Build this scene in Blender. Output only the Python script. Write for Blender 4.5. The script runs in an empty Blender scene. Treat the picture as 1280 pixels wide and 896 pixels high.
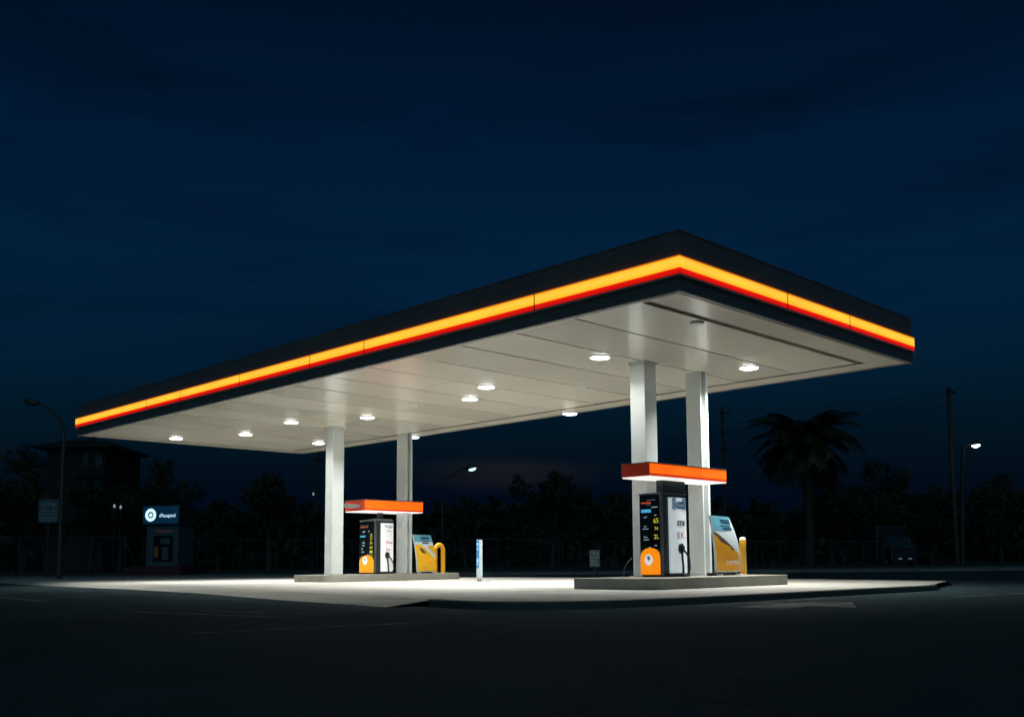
import bpy, bmesh, math, random
from mathutils import Vector, Matrix
random.seed(7)
scene = bpy.context.scene
COL = scene.collection
PI = math.pi
ROAD = -0.1          # asphalt level; the raised forecourt slab is z = 0
ISL = 0.213          # top of the pump islands

# ------------------------------------------------------------------ camera
CAM = Vector((9.2454, -12.6083, 0.537))
YAW, PITCH, ROLL, FPX, SX, SY = .7692, .104, -.0097, 1248.2354, 44.0153, 124.0511
fw = Vector((-math.sin(YAW)*math.cos(PITCH), math.cos(YAW)*math.cos(PITCH), math.sin(PITCH)))
rt = Vector((math.cos(YAW), math.sin(YAW), 0))
up = rt.cross(fw)
cr = math.cos(ROLL)*rt + math.sin(ROLL)*up
cu = -math.sin(ROLL)*rt + math.cos(ROLL)*up
FH = Vector((-math.sin(YAW), math.cos(YAW), 0))     # horizontal view direction
cd = bpy.data.cameras.new('camera')
cam = bpy.data.objects.new('camera', cd); COL.objects.link(cam)
cam.matrix_world = Matrix(((cr.x, cu.x, -fw.x, CAM.x), (cr.y, cu.y, -fw.y, CAM.y), (cr.z, cu.z, -fw.z, CAM.z), (0, 0, 0, 1)))
cd.sensor_fit = 'HORIZONTAL'; cd.sensor_width = 36
cd.lens = FPX/1280*36
cd.shift_x = -SX/1280; cd.shift_y = SY/1280
cd.clip_start = .05; cd.clip_end = 5000
scene.camera = cam

def at(x, y, depth):
    """world point at a given horizontal distance in front of the camera"""
    d = fw + cr*(x-640-SX)/FPX - cu*(y-448-SY)/FPX
    return CAM + d*(depth/d.dot(FH))
def gnd(x, depth, z=ROAD):
    p = at(x, 702, depth); return Vector((p.x, p.y, z))

# ------------------------------------------------------------------ materials
def newmat(name):
    m = bpy.data.materials.new(name); m.use_nodes = True
    nt = m.node_tree; b = nt.nodes['Principled BSDF']
    return m, nt, b
def nd(nt, typ, **kw):
    n = nt.nodes.new(typ)
    for k, v in kw.items():
        if k in n.inputs: n.inputs[k].default_value = v
        else: setattr(n, k, v)
    return n
def mat(name, col, rough=.5, var=.12, scale=6, bump=.0, bscale=60, metal=0, spec=.5, rvar=.08, stretch=None, coat=0):
    m, nt, b = newmat(name)
    tc = nd(nt, 'ShaderNodeTexCoord'); src = tc.outputs['Object']
    if stretch:
        mp = nd(nt, 'ShaderNodeMapping'); mp.inputs['Scale'].default_value = stretch
        nt.links.new(src, mp.inputs[0]); src = mp.outputs[0]
    n = nd(nt, 'ShaderNodeTexNoise', Scale=scale, Detail=6, Roughness=.6); nt.links.new(src, n.inputs['Vector'])
    r = nd(nt, 'ShaderNodeMapRange'); nt.links.new(n.outputs['Fac'], r.inputs[0])
    r.inputs[1].default_value = .3; r.inputs[2].default_value = .7; r.inputs[3].default_value = 1-var; r.inputs[4].default_value = 1+var
    mx = nd(nt, 'ShaderNodeVectorMath', operation='SCALE'); mx.inputs[0].default_value = col[:3]
    nt.links.new(r.outputs[0], mx.inputs['Scale']); nt.links.new(mx.outputs[0], b.inputs['Base Color'])
    rr = nd(nt, 'ShaderNodeMapRange'); nt.links.new(n.outputs['Fac'], rr.inputs[0])
    rr.inputs[1].default_value = .3; rr.inputs[2].default_value = .7; rr.inputs[3].default_value = max(.02, rough-rvar); rr.inputs[4].default_value = min(1, rough+rvar)
    nt.links.new(rr.outputs[0], b.inputs['Roughness'])
    b.inputs['Metallic'].default_value = metal; b.inputs['Specular IOR Level'].default_value = spec
    if coat: b.inputs['Coat Weight'].default_value = coat
    if bump:
        n2 = nd(nt, 'ShaderNodeTexNoise', Scale=bscale, Detail=5); nt.links.new(src, n2.inputs['Vector'])
        bp = nd(nt, 'ShaderNodeBump', Strength=bump, Distance=.01); nt.links.new(n2.outputs['Fac'], bp.inputs['Height'])
        nt.links.new(bp.outputs[0], b.inputs['Normal'])
    return m
def emit(name, col, strength, base=None, rough=.35, var=0, scale=3):
    m, nt, b = newmat(name)
    b.inputs['Base Color'].default_value = (*(base or col), 1); b.inputs['Roughness'].default_value = rough
    b.inputs['Emission Color'].default_value = (*col, 1); b.inputs['Emission Strength'].default_value = strength
    if var:
        tc = nd(nt, 'ShaderNodeTexCoord'); n = nd(nt, 'ShaderNodeTexNoise', Scale=scale, Detail=3)
        nt.links.new(tc.outputs['Object'], n.inputs['Vector'])
        r = nd(nt, 'ShaderNodeMapRange'); nt.links.new(n.outputs['Fac'], r.inputs[0])
        r.inputs[1].default_value = .3; r.inputs[2].default_value = .7
        r.inputs[3].default_value = strength*(1-var); r.inputs[4].default_value = strength*(1+var)
        nt.links.new(r.outputs[0], b.inputs['Emission Strength'])
    return m

M = {}
M['fascia'] = mat('fascia dark sheet metal', (.13, .127, .12), .42, .1, 1.5, .05, 3, rvar=.1)
M['totem_paint'] = mat('pale blue grey enamel', (.34, .42, .46), .35, .05, 5)
M['trim'] = mat('bare aluminium trim', (.42, .36, .34), .4, .08, 4, metal=.3)
M['white_paint'] = mat('white column paint', (.62, .665, .665), .42, .05, 3, .04, 25)
M['glow_silver'] = emit('silver panel with added glow', (.8, .9, 1), .36, (.72, .75, .76), .32)  # emission added to brighten the pump side panel the lamps barely reach
M['glow_white'] = emit('white panel with added glow', (.95, .97, 1), .30, (.75, .77, .78), .32)  # same added emission, lifts the farther pump's side panel
M['white_metal'] = mat('white enamel', (.74, .76, .77), .3, .04, 5)
M['silver'] = mat('silver enamel', (.74, .77, .78), .32, .05, 5)
M['dark_cab'] = mat('dark pump cabinet paint', (.022, .03, .036), .35, .15, 5)
M['grey_cab'] = mat('grey pump cabinet paint', (.07, .085, .095), .38, .1, 5)
M['screen'] = mat('dark screen glass', (.006, .01, .014), .18, .1, 8, spec=.6)
M['rubber'] = mat('black hose rubber', (.02, .022, .024), .55, .1, 30)
M['orange'] = emit('backlit orange badge', (1, .27, .0), .75, (.85, .27, .012), .4)
M['banner_orange'] = mat('orange banner print', (.88, .38, .012), .45, .1, 5)
M['banner_yellow'] = mat('yellow banner print', (.92, .5, .015), .45, .08, 5)
M['banner_white'] = mat('pale banner print', (.68, .78, .84), .45, .06, 5)
M['banner_blue'] = mat('blue banner print', (.13, .40, .52), .45, .12, 5)
M['banner_ink'] = mat('dark blue ink', (.02, .07, .13), .5, .2, 20)
M['banner_grey'] = mat('mottled grey print', (.09, .075, .05), .5, .6, 22)
M['yellow'] = mat('yellow bollard paint', (.75, .36, .01), .4, .1, 8, .05, 30)
M['cap'] = mat('pale reflective cap', (.8, .78, .6), .35, .05, 8)
M['white_ink'] = mat('white print', (.8, .82, .84), .5, .05, 20)
M['grey_ink'] = mat('grey print', (.35, .42, .46), .5, .3, 30)
M['blue_ink'] = mat('blue print', (.03, .16, .36), .45, .1, 20)
M['pale_blue'] = mat('pale blue print', (.28, .5, .68), .45, .1, 20)
M['red_ink'] = mat('red print', (.6, .02, .02), .45, .1, 20)
M['black_ink'] = mat('black print', (.02, .02, .022), .5, .1, 20)
M['kerb_paint'] = mat('red plinth paint', (.07, .018, .016), .6, .25, 3, .2, 20)
M['pole'] = mat('galvanised steel', (.034, .038, .042), .5, .15, 3, metal=.2)
M['wood'] = mat('weathered pole timber', (.05, .042, .035), .85, .25, 2, .3, 12, stretch=(6, 6, .6))
M['dark_wall'] = mat('dark rendered wall', (.014, .014, .016), .85, .2, 1, .1, 8)
M['dark_roof'] = mat('dark roof tiles', (.014, .013, .013), .8, .25, 3)
M['glass'] = mat('dark window glass', (.03, .05, .06), .08, .05, 3, spec=.8)
M['van'] = mat('dark van paint', (.012, .014, .018), .3, .08, 3, coat=.5)
M['tyre'] = mat('tyre rubber', (.015, .015, .016), .8, .1, 20)
M['bark'] = mat('bark', (.045, .036, .028), .9, .3, 6, .4, 14)
M['leaf'] = mat('dark foliage', (.022, .034, .014), .7, .45, 1.2)
M['leaf2'] = mat('olive foliage', (.03, .036, .015), .7, .45, 1.0)
M['palm_leaf'] = mat('palm fronds', (.022, .03, .014), .6, .35, 2)
M['hedge'] = mat('far wood foliage', (.016, .022, .012), .8, .5, .5)
M['kiosk'] = mat('blue grey kiosk panel', (.06, .10, .115), .45, .1, 2)
M['steel'] = mat('brushed steel', (.35, .37, .38), .4, .1, 6, metal=.6)

L_LENS = emit('lamp lens', (1, .99, .95), 26, (.8, .8, .8))
L_YEL = emit('backlit yellow acrylic', (1, .545, .034), 1.12, (.8, .35, .02), .3, .07, .7)
def tube_mat(name, z0, z1, stops, strength, base):
    m, nt, b = newmat(name); g_ = nd(nt, 'ShaderNodeNewGeometry'); sp = nd(nt, 'ShaderNodeSeparateXYZ'); nt.links.new(g_.outputs['Position'], sp.inputs[0])
    r_ = nd(nt, 'ShaderNodeMapRange'); nt.links.new(sp.outputs[2], r_.inputs[0]); r_.inputs[1].default_value = z0; r_.inputs[2].default_value = z1
    cr_ = nd(nt, 'ShaderNodeValToRGB'); nt.links.new(r_.outputs[0], cr_.inputs[0])
    while len(cr_.color_ramp.elements) < len(stops): cr_.color_ramp.elements.new(.5)
    for e, (p, c) in zip(cr_.color_ramp.elements, stops): e.position = p; e.color = (*c, 1)
    nt.links.new(cr_.outputs[0], b.inputs['Emission Color'])
    n = nd(nt, 'ShaderNodeTexNoise', Scale=.9, Detail=4); nt.links.new(g_.outputs['Position'], n.inputs[0])
    q = nd(nt, 'ShaderNodeMapRange'); nt.links.new(n.outputs['Fac'], q.inputs[0]); q.inputs[1].default_value = .3; q.inputs[2].default_value = .7
    q.inputs[3].default_value = strength*.88; q.inputs[4].default_value = strength*1.08; nt.links.new(q.outputs[0], b.inputs['Emission Strength'])
    b.inputs['Base Color'].default_value = (*base, 1); b.inputs['Roughness'].default_value = .3
    return m
L_YEL = tube_mat('backlit yellow acrylic', 5.165, 5.37, [(0, (1, .38, .012)), (.12, (1, .50, .025)), (.5, (1, .59, .055)), (.82, (1, .50, .028)), (1, (1, .22, .004))], 1.08, (.8, .35, .02))
L_EDGE = emit('backlit orange edge', (1, .20, .004), .62, (.7, .2, .02), .3)
L_RED = tube_mat('backlit red acrylic', 5.065, 5.165, [(0, (.45, .002, .001)), (.35, (.8, .006, .002)), (1, (1, .009, .003))], .82, (.5, .02, .01))
L_ORG = emit('backlit orange acrylic', (1, .125, .003), .95, (.7, .1, .01), .3, .22, 1.6)
L_ORG2 = emit('backlit orange acrylic lower', (.75, .035, .002), .5, (.5, .04, .01), .3)
M['org_end'] = emit('orange red end cap', (1, .06, .02), .05, (.42, .045, .022), .4)
L_UNDER = emit('lit canopy underside', (1, .95, .88), .8, (.8, .8, .8), .5)
L_DIG = emit('yellow digits', (.62, .56, .03), .75, (.2, .2, .02))
L_EMB = emit('backlit white emblem', (.9, .9, .92), .5)
L_TXT = emit('pale display text', (.45, .7, .8), .5, (.3, .3, .3))
L_SCRBLUE = emit('blue display label', (.05, .42, .75), .75, (.05, .2, .3))
L_SCRRED = emit('red display label', (.75, .10, .04), .5, (.3, .05, .02))
L_LOGO = emit('backlit white logo', (.62, .88, 1), 1.1)
L_HEAD = emit('backlit blue header', (.002, .022, .06), .5, (.01, .06, .12), .4, .25, 1)
L_KTXT = emit('dim red kiosk lettering', (.2, .05, .05), .25)
L_KSCR = emit('dim kiosk screen', (.02, .08, .10), .07, (.02, .035, .04), .2, .5, 4)
L_KORG = emit('dim kiosk amber', (.25, .10, .01), .05, (.15, .07, .02))
L_STREET = emit('street lamp lens', (.75, 1, .98), 14)
L_STREET2 = emit('dim street lamp lens', (.6, .95, 1), 1.6)
L_FAR = emit('far lamp', (.7, .9, 1), .28)
L_VAN = emit('faint van lamp', (.8, .9, 1), .07)

# soffit: semi gloss white panels, slightly wavy so lamps and columns streak in it
def soffit_mat(kf=1, rg=.19):
    m, nt, b = newmat('semi gloss soffit panel')
    tc = nd(nt, 'ShaderNodeTexCoord')
    n = nd(nt, 'ShaderNodeTexNoise', Scale=.8, Detail=4); nt.links.new(tc.outputs['Object'], n.inputs[0])
    cr_ = nd(nt, 'ShaderNodeValToRGB'); nt.links.new(n.outputs['Fac'], cr_.inputs[0])
    cr_.color_ramp.elements[0].position = .3; cr_.color_ramp.elements[0].color = (.85*kf, .81*kf, .71*kf, 1)
    cr_.color_ramp.elements[1].position = .7; cr_.color_ramp.elements[1].color = (.90*kf, .855*kf, .74*kf, 1)
    nt.links.new(cr_.outputs[0], b.inputs['Base Color'])
    b.inputs['Roughness'].default_value = rg+.1; b.inputs['Specular IOR Level'].default_value = 1.0; b.inputs['Coat Weight'].default_value = .55; b.inputs['Coat IOR'].default_value = 1.8; b.inputs['Coat Roughness'].default_value = .19
    mp = nd(nt, 'ShaderNodeMapping'); mp.inputs['Scale'].default_value = (1, 1, 1)
    nt.links.new(tc.outputs['Object'], mp.inputs[0])
    n2 = nd(nt, 'ShaderNodeTexNoise', Scale=1.6, Detail=3); nt.links.new(mp.outputs[0], n2.inputs[0])
    bp = nd(nt, 'ShaderNodeBump', Strength=.08, Distance=.03); nt.links.new(n2.outputs['Fac'], bp.inputs['Height'])
    nt.links.new(bp.outputs[0], b.inputs['Normal'])
    return m
M['soffit'] = soffit_mat(); M['soffit_b'] = soffit_mat(.94, .17); M['soffit_c'] = soffit_mat(1.03, .21)
M['soffit_gap'] = mat('soffit recess', (.22, .20, .17), .5, .1, 3)

def concrete_mat(name, base, joints=True, scale=1.0):
    m, nt, b = newmat(name)
    tc = nd(nt, 'ShaderNodeTexCoord'); g = nd(nt, 'ShaderNodeNewGeometry'); src = g.outputs['Position']
    big = nd(nt, 'ShaderNodeTexNoise', Scale=.35*scale, Detail=7, Roughness=.65); nt.links.new(src, big.inputs[0])
    fine = nd(nt, 'ShaderNodeTexNoise', Scale=45*scale, Detail=4, Roughness=.7); nt.links.new(src, fine.inputs[0])
    st = nd(nt, 'ShaderNodeTexNoise', Scale=1.7*scale, Detail=8, Roughness=.7, Distortion=.4); nt.links.new(src, st.inputs[0])
    r1 = nd(nt, 'ShaderNodeMapRange'); nt.links.new(big.outputs['Fac'], r1.inputs[0])
    r1.inputs[1].default_value = .3; r1.inputs[2].default_value = .7; r1.inputs[3].default_value = .84; r1.inputs[4].default_value = 1.1
    r2 = nd(nt, 'ShaderNodeMapRange'); nt.links.new(fine.outputs['Fac'], r2.inputs[0])
    r2.inputs[1].default_value = .2; r2.inputs[2].default_value = .8; r2.inputs[3].default_value = .82; r2.inputs[4].default_value = 1.18
    r3 = nd(nt, 'ShaderNodeMapRange'); nt.links.new(st.outputs['Fac'], r3.inputs[0])
    r3.inputs[1].default_value = .3; r3.inputs[2].default_value = .46; r3.inputs[3].default_value = .62; r3.inputs[4].default_value = 1
    mu = nd(nt, 'ShaderNodeMath', operation='MULTIPLY'); nt.links.new(r1.outputs[0], mu.inputs[0]); nt.links.new(r2.outputs[0], mu.inputs[1])
    mu2 = nd(nt, 'ShaderNodeMath', operation='MULTIPLY'); nt.links.new(mu.outputs[0], mu2.inputs[0]); nt.links.new(r3.outputs[0], mu2.inputs[1])
    mpt = nd(nt, 'ShaderNodeMapping'); mpt.inputs['Scale'].default_value = (.18, 2.2, 1); mpt.inputs['Rotation'].default_value = (0, 0, .12); nt.links.new(src, mpt.inputs[0])
    tk = nd(nt, 'ShaderNodeTexNoise', Scale=1.0, Detail=6, Roughness=.6); nt.links.new(mpt.outputs[0], tk.inputs[0])   # tyre scrubbed streaks
    r4 = nd(nt, 'ShaderNodeMapRange'); nt.links.new(tk.outputs['Fac'], r4.inputs[0]); r4.inputs[1].default_value = .34; r4.inputs[2].default_value = .6; r4.inputs[3].default_value = .72; r4.inputs[4].default_value = 1.05
    mut = nd(nt, 'ShaderNodeMath', operation='MULTIPLY'); nt.links.new(mu2.outputs[0], mut.inputs[0]); nt.links.new(r4.outputs[0], mut.inputs[1])
    out = mut.outputs[0] if joints else mu2.outputs[0]
    if joints:
        br = nd(nt, 'ShaderNodeTexBrick'); nt.links.new(src, br.inputs['Vector']); br.offset = 0
        br.inputs['Scale'].default_value = 1; br.inputs['Brick Width'].default_value = 4.1; br.inputs['Row Height'].default_value = 4.3
        br.inputs['Mortar Size'].default_value = .018; br.inputs['Mortar Smooth'].default_value = .3
        br.inputs['Color1'].default_value = (1, 1, 1, 1); br.inputs['Color2'].default_value = (.93, .93, .93, 1); br.inputs['Mortar'].default_value = (.35, .35, .35, 1)
        mu3 = nd(nt, 'ShaderNodeMath', operation='MULTIPLY'); nt.links.new(out, mu3.inputs[0]); nt.links.new(br.outputs['Color'], mu3.inputs[1]); out = mu3.outputs[0]
    mx = nd(nt, 'ShaderNodeVectorMath', operation='SCALE'); mx.inputs[0].default_value = base
    nt.links.new(out, mx.inputs['Scale']); nt.links.new(mx.outputs[0], b.inputs['Base Color'])
    b.inputs['Roughness'].default_value = .72
    bp = nd(nt, 'ShaderNodeBump', Strength=.35, Distance=.006); nt.links.new(fine.outputs['Fac'], bp.inputs['Height'])
    nt.links.new(bp.outputs[0], b.inputs['Normal'])
    return m
M['concrete'] = concrete_mat('forecourt concrete', (.50, .495, .45))
M['island_con'] = concrete_mat('island concrete', (.27, .265, .22), False, 1.4)
M['pave'] = concrete_mat('pavement concrete', (.2, .2, .19), True)

def asphalt_mat():
    m, nt, b = newmat('asphalt')
    g = nd(nt, 'ShaderNodeNewGeometry'); src = g.outputs['Position']
    big = nd(nt, 'ShaderNodeTexNoise', Scale=.25, Detail=8, Roughness=.65); nt.links.new(src, big.inputs[0])
    fine = nd(nt, 'ShaderNodeTexNoise', Scale=120, Detail=3, Roughness=.7); nt.links.new(src, fine.inputs[0])
    vo = nd(nt, 'ShaderNodeTexVoronoi', Scale=.45, feature='DISTANCE_TO_EDGE'); wp = nd(nt, 'ShaderNodeTexNoise', Scale=1.3, Detail=6, Roughness=.65); nt.links.new(src, wp.inputs[0])
    wv = nd(nt, 'ShaderNodeVectorMath', operation='MULTIPLY_ADD'); nt.links.new(wp.outputs['Color'], wv.inputs[0]); wv.inputs[1].default_value = (1.6, 1.6, 0); nt.links.new(src, wv.inputs[2])
    nt.links.new(wv.outputs[0], vo.inputs[0])
    cr_ = nd(nt, 'ShaderNodeValToRGB'); nt.links.new(big.outputs['Fac'], cr_.inputs[0])
    cr_.color_ramp.elements[0].position = .32; cr_.color_ramp.elements[0].color = (.030, .054, .061, 1)
    cr_.color_ramp.elements[1].position = .7; cr_.color_ramp.elements[1].color = (.052, .088, .098, 1)
    r = nd(nt, 'ShaderNodeMapRange'); nt.links.new(fine.outputs['Fac'], r.inputs[0])
    r.inputs[1].default_value = .25; r.inputs[2].default_value = .75; r.inputs[3].default_value = .6; r.inputs[4].default_value = 1.4
    r2 = nd(nt, 'ShaderNodeMapRange'); nt.links.new(vo.outputs[0], r2.inputs[0])
    r2.inputs[1].default_value = 0; r2.inputs[2].default_value = .012; r2.inputs[3].default_value = .62; r2.inputs[4].default_value = 1
    mu = nd(nt, 'ShaderNodeMath', operation='MULTIPLY'); nt.links.new(r.outputs[0], mu.inputs[0]); nt.links.new(r2.outputs[0], mu.inputs[1])
    mx = nd(nt, 'ShaderNodeVectorMath', operation='SCALE'); nt.links.new(cr_.outputs[0], mx.inputs[0]); nt.links.new(mu.outputs[0], mx.inputs['Scale'])
    nt.links.new(mx.outputs[0], b.inputs['Base Color'])
    b.inputs['Roughness'].default_value = .9; b.inputs['Specular IOR Level'].default_value = .04
    bp = nd(nt, 'ShaderNodeBump', Strength=.6, Distance=.008); nt.links.new(fine.outputs['Fac'], bp.inputs['Height'])
    nt.links.new(bp.outputs[0], b.inputs['Normal'])
    return m
M['asphalt'] = asphalt_mat()
def paint_mat():
    m, nt, b = newmat('worn road paint')
    g = nd(nt, 'ShaderNodeNewGeometry'); n = nd(nt, 'ShaderNodeTexNoise', Scale=3, Detail=9, Roughness=.8)
    nt.links.new(g.outputs['Position'], n.inputs[0])
    cr_ = nd(nt, 'ShaderNodeValToRGB'); nt.links.new(n.outputs['Fac'], cr_.inputs[0])
    cr_.color_ramp.elements[0].position = .38; cr_.color_ramp.elements[0].color = (.05, .052, .052, 1)
    cr_.color_ramp.elements[1].position = .68; cr_.color_ramp.elements[1].color = (.45, .45, .42, 1)
    nt.links.new(cr_.outputs[0], b.inputs['Base Color']); b.inputs['Roughness'].default_value = .85; b.inputs['Specular IOR Level'].default_value = .05
    return m
M['paint'] = paint_mat()
def chain_mat():
    m, nt, b = newmat('chain link wire')
    tc = nd(nt, 'ShaderNodeTexCoord')
    b.inputs['Base Color'].default_value = (.05, .055, .06, 1); b.inputs['Roughness'].default_value = .5
    n = nd(nt, 'ShaderNodeTexNoise', Scale=3); nt.links.new(tc.outputs['Object'], n.inputs[0])
    r = nd(nt, 'ShaderNodeMapRange'); nt.links.new(n.outputs['Fac'], r.inputs[0]); r.inputs[3].default_value = .4; r.inputs[4].default_value = .6
    nt.links.new(r.outputs[0], b.inputs['Roughness'])
    return m
M['chain'] = chain_mat()

# ------------------------------------------------------------------ mesh helpers
class MB:
    def __init__(s): s.v = []; s.f = []; s.mi = []; s.sm = []
    def add(s, vs, fs, mi=0, smooth=False):
        o = len(s.v); s.v += [tuple(v) for v in vs]
        for f in fs: s.f.append(tuple(i+o for i in f)); s.mi.append(mi); s.sm.append(smooth)
    def box(s, x0, x1, y0, y1, z0, z1, mi=0):
        s.add([(x0,y0,z0),(x1,y0,z0),(x1,y1,z0),(x0,y1,z0),(x0,y0,z1),(x1,y0,z1),(x1,y1,z1),(x0,y1,z1)],
              [(0,3,2,1),(4,5,6,7),(0,1,5,4),(1,2,6,5),(2,3,7,6),(3,0,4,7)], mi)
    def quad(s, a, b, c, d, mi=0): s.add([a, b, c, d], [(0,1,2,3)], mi)
    def prism(s, pts, h0, h1, fn, mi=0):
        """polygon pts (2D) extruded from h0 to h1; fn(u,v,h)->xyz"""
        n = len(pts)
        vs = [fn(u, v, h0) for u, v in pts] + [fn(u, v, h1) for u, v in pts]
        s.add(vs, [tuple(range(n))[::-1], tuple(range(n, 2*n))] + [(i, (i+1) % n, (i+1) % n+n, i+n) for i in range(n)], mi)
    def tube(s, pts, rad, n=10, mi=0, cap=True):
        pts = [Vector(p) for p in pts]
        if not isinstance(rad, (list, tuple)): rad = [rad]*len(pts)
        vs = []; prev = None
        for i, p in enumerate(pts):
            t = (pts[min(i+1, len(pts)-1)] - pts[max(i-1, 0)]).normalized()
            if prev is None:
                a = Vector((0, 0, 1)) if abs(t.z) < .9 else Vector((1, 0, 0))
                u = t.cross(a).normalized()
            else: u = (prev - t*prev.dot(t)).normalized()
            prev = u; w = t.cross(u)
            for k in range(n):
                an = 2*PI*k/n; vs.append(p + (u*math.cos(an) + w*math.sin(an))*rad[i])
        fs = []
        for i in range(len(pts)-1):
            for k in range(n): fs.append((i*n+k, i*n+(k+1) % n, (i+1)*n+(k+1) % n, (i+1)*n+k))
        s.add(vs, fs, mi, True)
        if cap:
            s.add(vs[:n], [tuple(range(n))[::-1]], mi); s.add(vs[-n:], [tuple(range(n))], mi)
    def lathe(s, prof, cx, cy, n=24, mi=0, smooth=True):
        vs = [(cx+r*math.cos(2*PI*k/n), cy+r*math.sin(2*PI*k/n), z) for r, z in prof for k in range(n)]
        fs = [(i*n+k, i*n+(k+1) % n, (i+1)*n+(k+1) % n, (i+1)*n+k) for i in range(len(prof)-1) for k in range(n)]
        s.add(vs, fs, mi, smooth)
    def build(s, name, mats, parent=None, bevel=0, loc=None):
        me = bpy.data.meshes.new(name); me.from_pydata(s.v, [], s.f)
        if not isinstance(mats, (list, tuple)): mats = [mats]
        for m in mats: me.materials.append(M[m] if isinstance(m, str) else m)
        me.polygons.foreach_set('material_index', s.mi); me.polygons.foreach_set('use_smooth', s.sm)
        me.update()
        o = bpy.data.objects.new(name, me); COL.objects.link(o)
        if parent is not None:
            o.parent = parent; o.matrix_parent_inverse = parent.matrix_basis.inverted()
        if bevel:
            bm = bmesh.new(); bm.from_mesh(me)
            bmesh.ops.remove_doubles(bm, verts=bm.verts, dist=1e-5)
            es = [e for e in bm.edges if len(e.link_faces) == 2 and e.calc_face_angle(0) > .6]
            bmesh.ops.bevel(bm, geom=es, offset=bevel, segments=2, profile=.6, affect='EDGES', clamp_overlap=True)
            bm.to_mesh(me); bm.free()
        return o
def tag(o, label=None, cat=None, group=None, kind=None):
    if label: o['label'] = label
    if cat: o['category'] = cat
    if group: o['group'] = group
    if kind: o['kind'] = kind
    return o
def empty(name, loc, label, cat, group=None):
    o = bpy.data.objects.new(name, None); COL.objects.link(o); o.location = loc
    o.empty_display_size = .2
    return tag(o, label, cat, group)
def text(name, s, size, origin, ux, uz, m, parent, width=None, ext=.0008, shear=0):
    """flat lettering centred on origin in the plane (ux, uz)"""
    cu_ = bpy.data.curves.new('lettering', 'FONT'); cu_.body = s; cu_.size = size; cu_.align_x = 'CENTER'; cu_.align_y = 'CENTER'
    cu_.extrude = ext; cu_.shear = shear; cu_.resolution_u = 3
    to = bpy.data.objects.new('lettering', cu_); COL.objects.link(to)
    dg = bpy.context.evaluated_depsgraph_get(); me = bpy.data.meshes.new_from_object(to.evaluated_get(dg))
    bpy.data.objects.remove(to)
    ux = Vector(ux).normalized(); uz = Vector(uz).normalized(); un = ux.cross(uz)
    xs = [v.co.x for v in me.vertices]; k = 1
    if width and xs: k = width/max(1e-6, max(xs)-min(xs))
    for v in me.vertices:
        v.co = Vector(origin) + ux*v.co.x*k + uz*v.co.y + un*v.co.z
    me.materials.clear(); me.materials.append(M[m] if isinstance(m, str) else m)
    o = bpy.data.objects.new(name, me); COL.objects.link(o)
    if parent is not None:
        o.parent = parent; o.matrix_parent_inverse = wm(parent).inverted()
    return o
def wm(o):
    m = o.matrix_basis
    return m if o.parent is None else wm(o.parent) @ o.matrix_parent_inverse @ m
_build = MB.build
def build2(s, name, mats, parent=None, bevel=0, loc=None):
    o = _build(s, name, mats, None, bevel)
    if parent is not None:
        o.parent = parent; o.matrix_parent_inverse = wm(parent).inverted()
    return o
MB.build = build2

# ------------------------------------------------------------------ ground
g = MB(); R = 1500
g.quad((-R, -R, ROAD), (R, -R, ROAD), (R, R, ROAD), (-R, R, ROAD))
tag(g.build('ground', 'asphalt'), 'dark worn asphalt stretching round the forecourt', kind='structure')

ramp = [(-40, 3.0), (-32, 1.6), (-25.5, .7), (-18.5, .1), (-12.7, -.75), (-6.75, -2.1), (-3.75, -2.62), (-2.5, -2.9)]
kerb = [(-2.2, -3.03), (-1.7, -3.12), (-1.2, -3.14), (-.75, -3.02), (-.38, -2.78), (-.1, -2.45), (.1, -2.0), (.22, -1.4), (.3, -.7), (.38, .7), (.47, 2.7), (.57, 4.6), (.65, 5.9), (.70, 6.9), (.66, 7.35), (.52, 7.7)]
back = [(-.6, 11.2), (-4.7, 12.4), (-18, 13.1), (-30, 10.9), (-40, 8)]
outline = ramp + kerb + back
f = MB()
n = len(outline)
f.add([(x, y, 0) for x, y in outline], [tuple(range(n))])
nr = len(ramp)
out2 = []
for i, (x, y) in enumerate(ramp): out2.append((x-.25, y-.75, ROAD+.003))
f.add([(x, y, 0) for x, y in ramp] + out2, [(i, i+nr, i+nr+1, i+1) for i in range(nr-1)])
bk = back + [ramp[0]]
nb = len(bk)
f.add([(x, y, 0) for x, y in bk] + [(x*1.01, y*1.02 + .3, ROAD-.05) for x, y in bk], [(i, i+nb, i+nb+1, i+1) for i in range(nb-1)])
tag(f.build('forecourt', 'concrete'), 'pale concrete forecourt slab lit from the canopy', kind='structure')
# kerb: real stones along the curved edge, top flush-ish 8 mm proud, rounded nose
k = MB()
kp = [ramp[-1]] + kerb
m_ = len(kp); prof = [(-.02, .008), (.09, .008), (.115, 0), (.128, -.02), (.135, ROAD-.02)]
vs = []
for i, (x, y) in enumerate(kp):
    a = Vector(kp[min(i+1, m_-1)]) - Vector(kp[max(i-1, 0)]); nrm = Vector((a.y, -a.x)).normalized()
    dz = 1 if i > 0 else .25
    for d, z in prof: vs.append((x+nrm.x*d, y+nrm.y*d, z if z > -.05 else z))
q = len(prof)
k.add(vs, [(i*q+j, (i+1)*q+j, (i+1)*q+j+1, i*q+j+1) for i in range(m_-1) for j in range(q-1)], 0, False)
k.add([vs[0], vs[1], vs[2], vs[3], vs[4], (vs[0][0], vs[0][1], ROAD-.02)], [(0, 1, 2, 3, 4, 5)])
e0 = (m_-1)*q
k.add([vs[e0+j] for j in range(q)] + [(vs[e0][0], vs[e0][1], ROAD-.02)], [(5, 4, 3, 2, 1, 0)])
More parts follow.
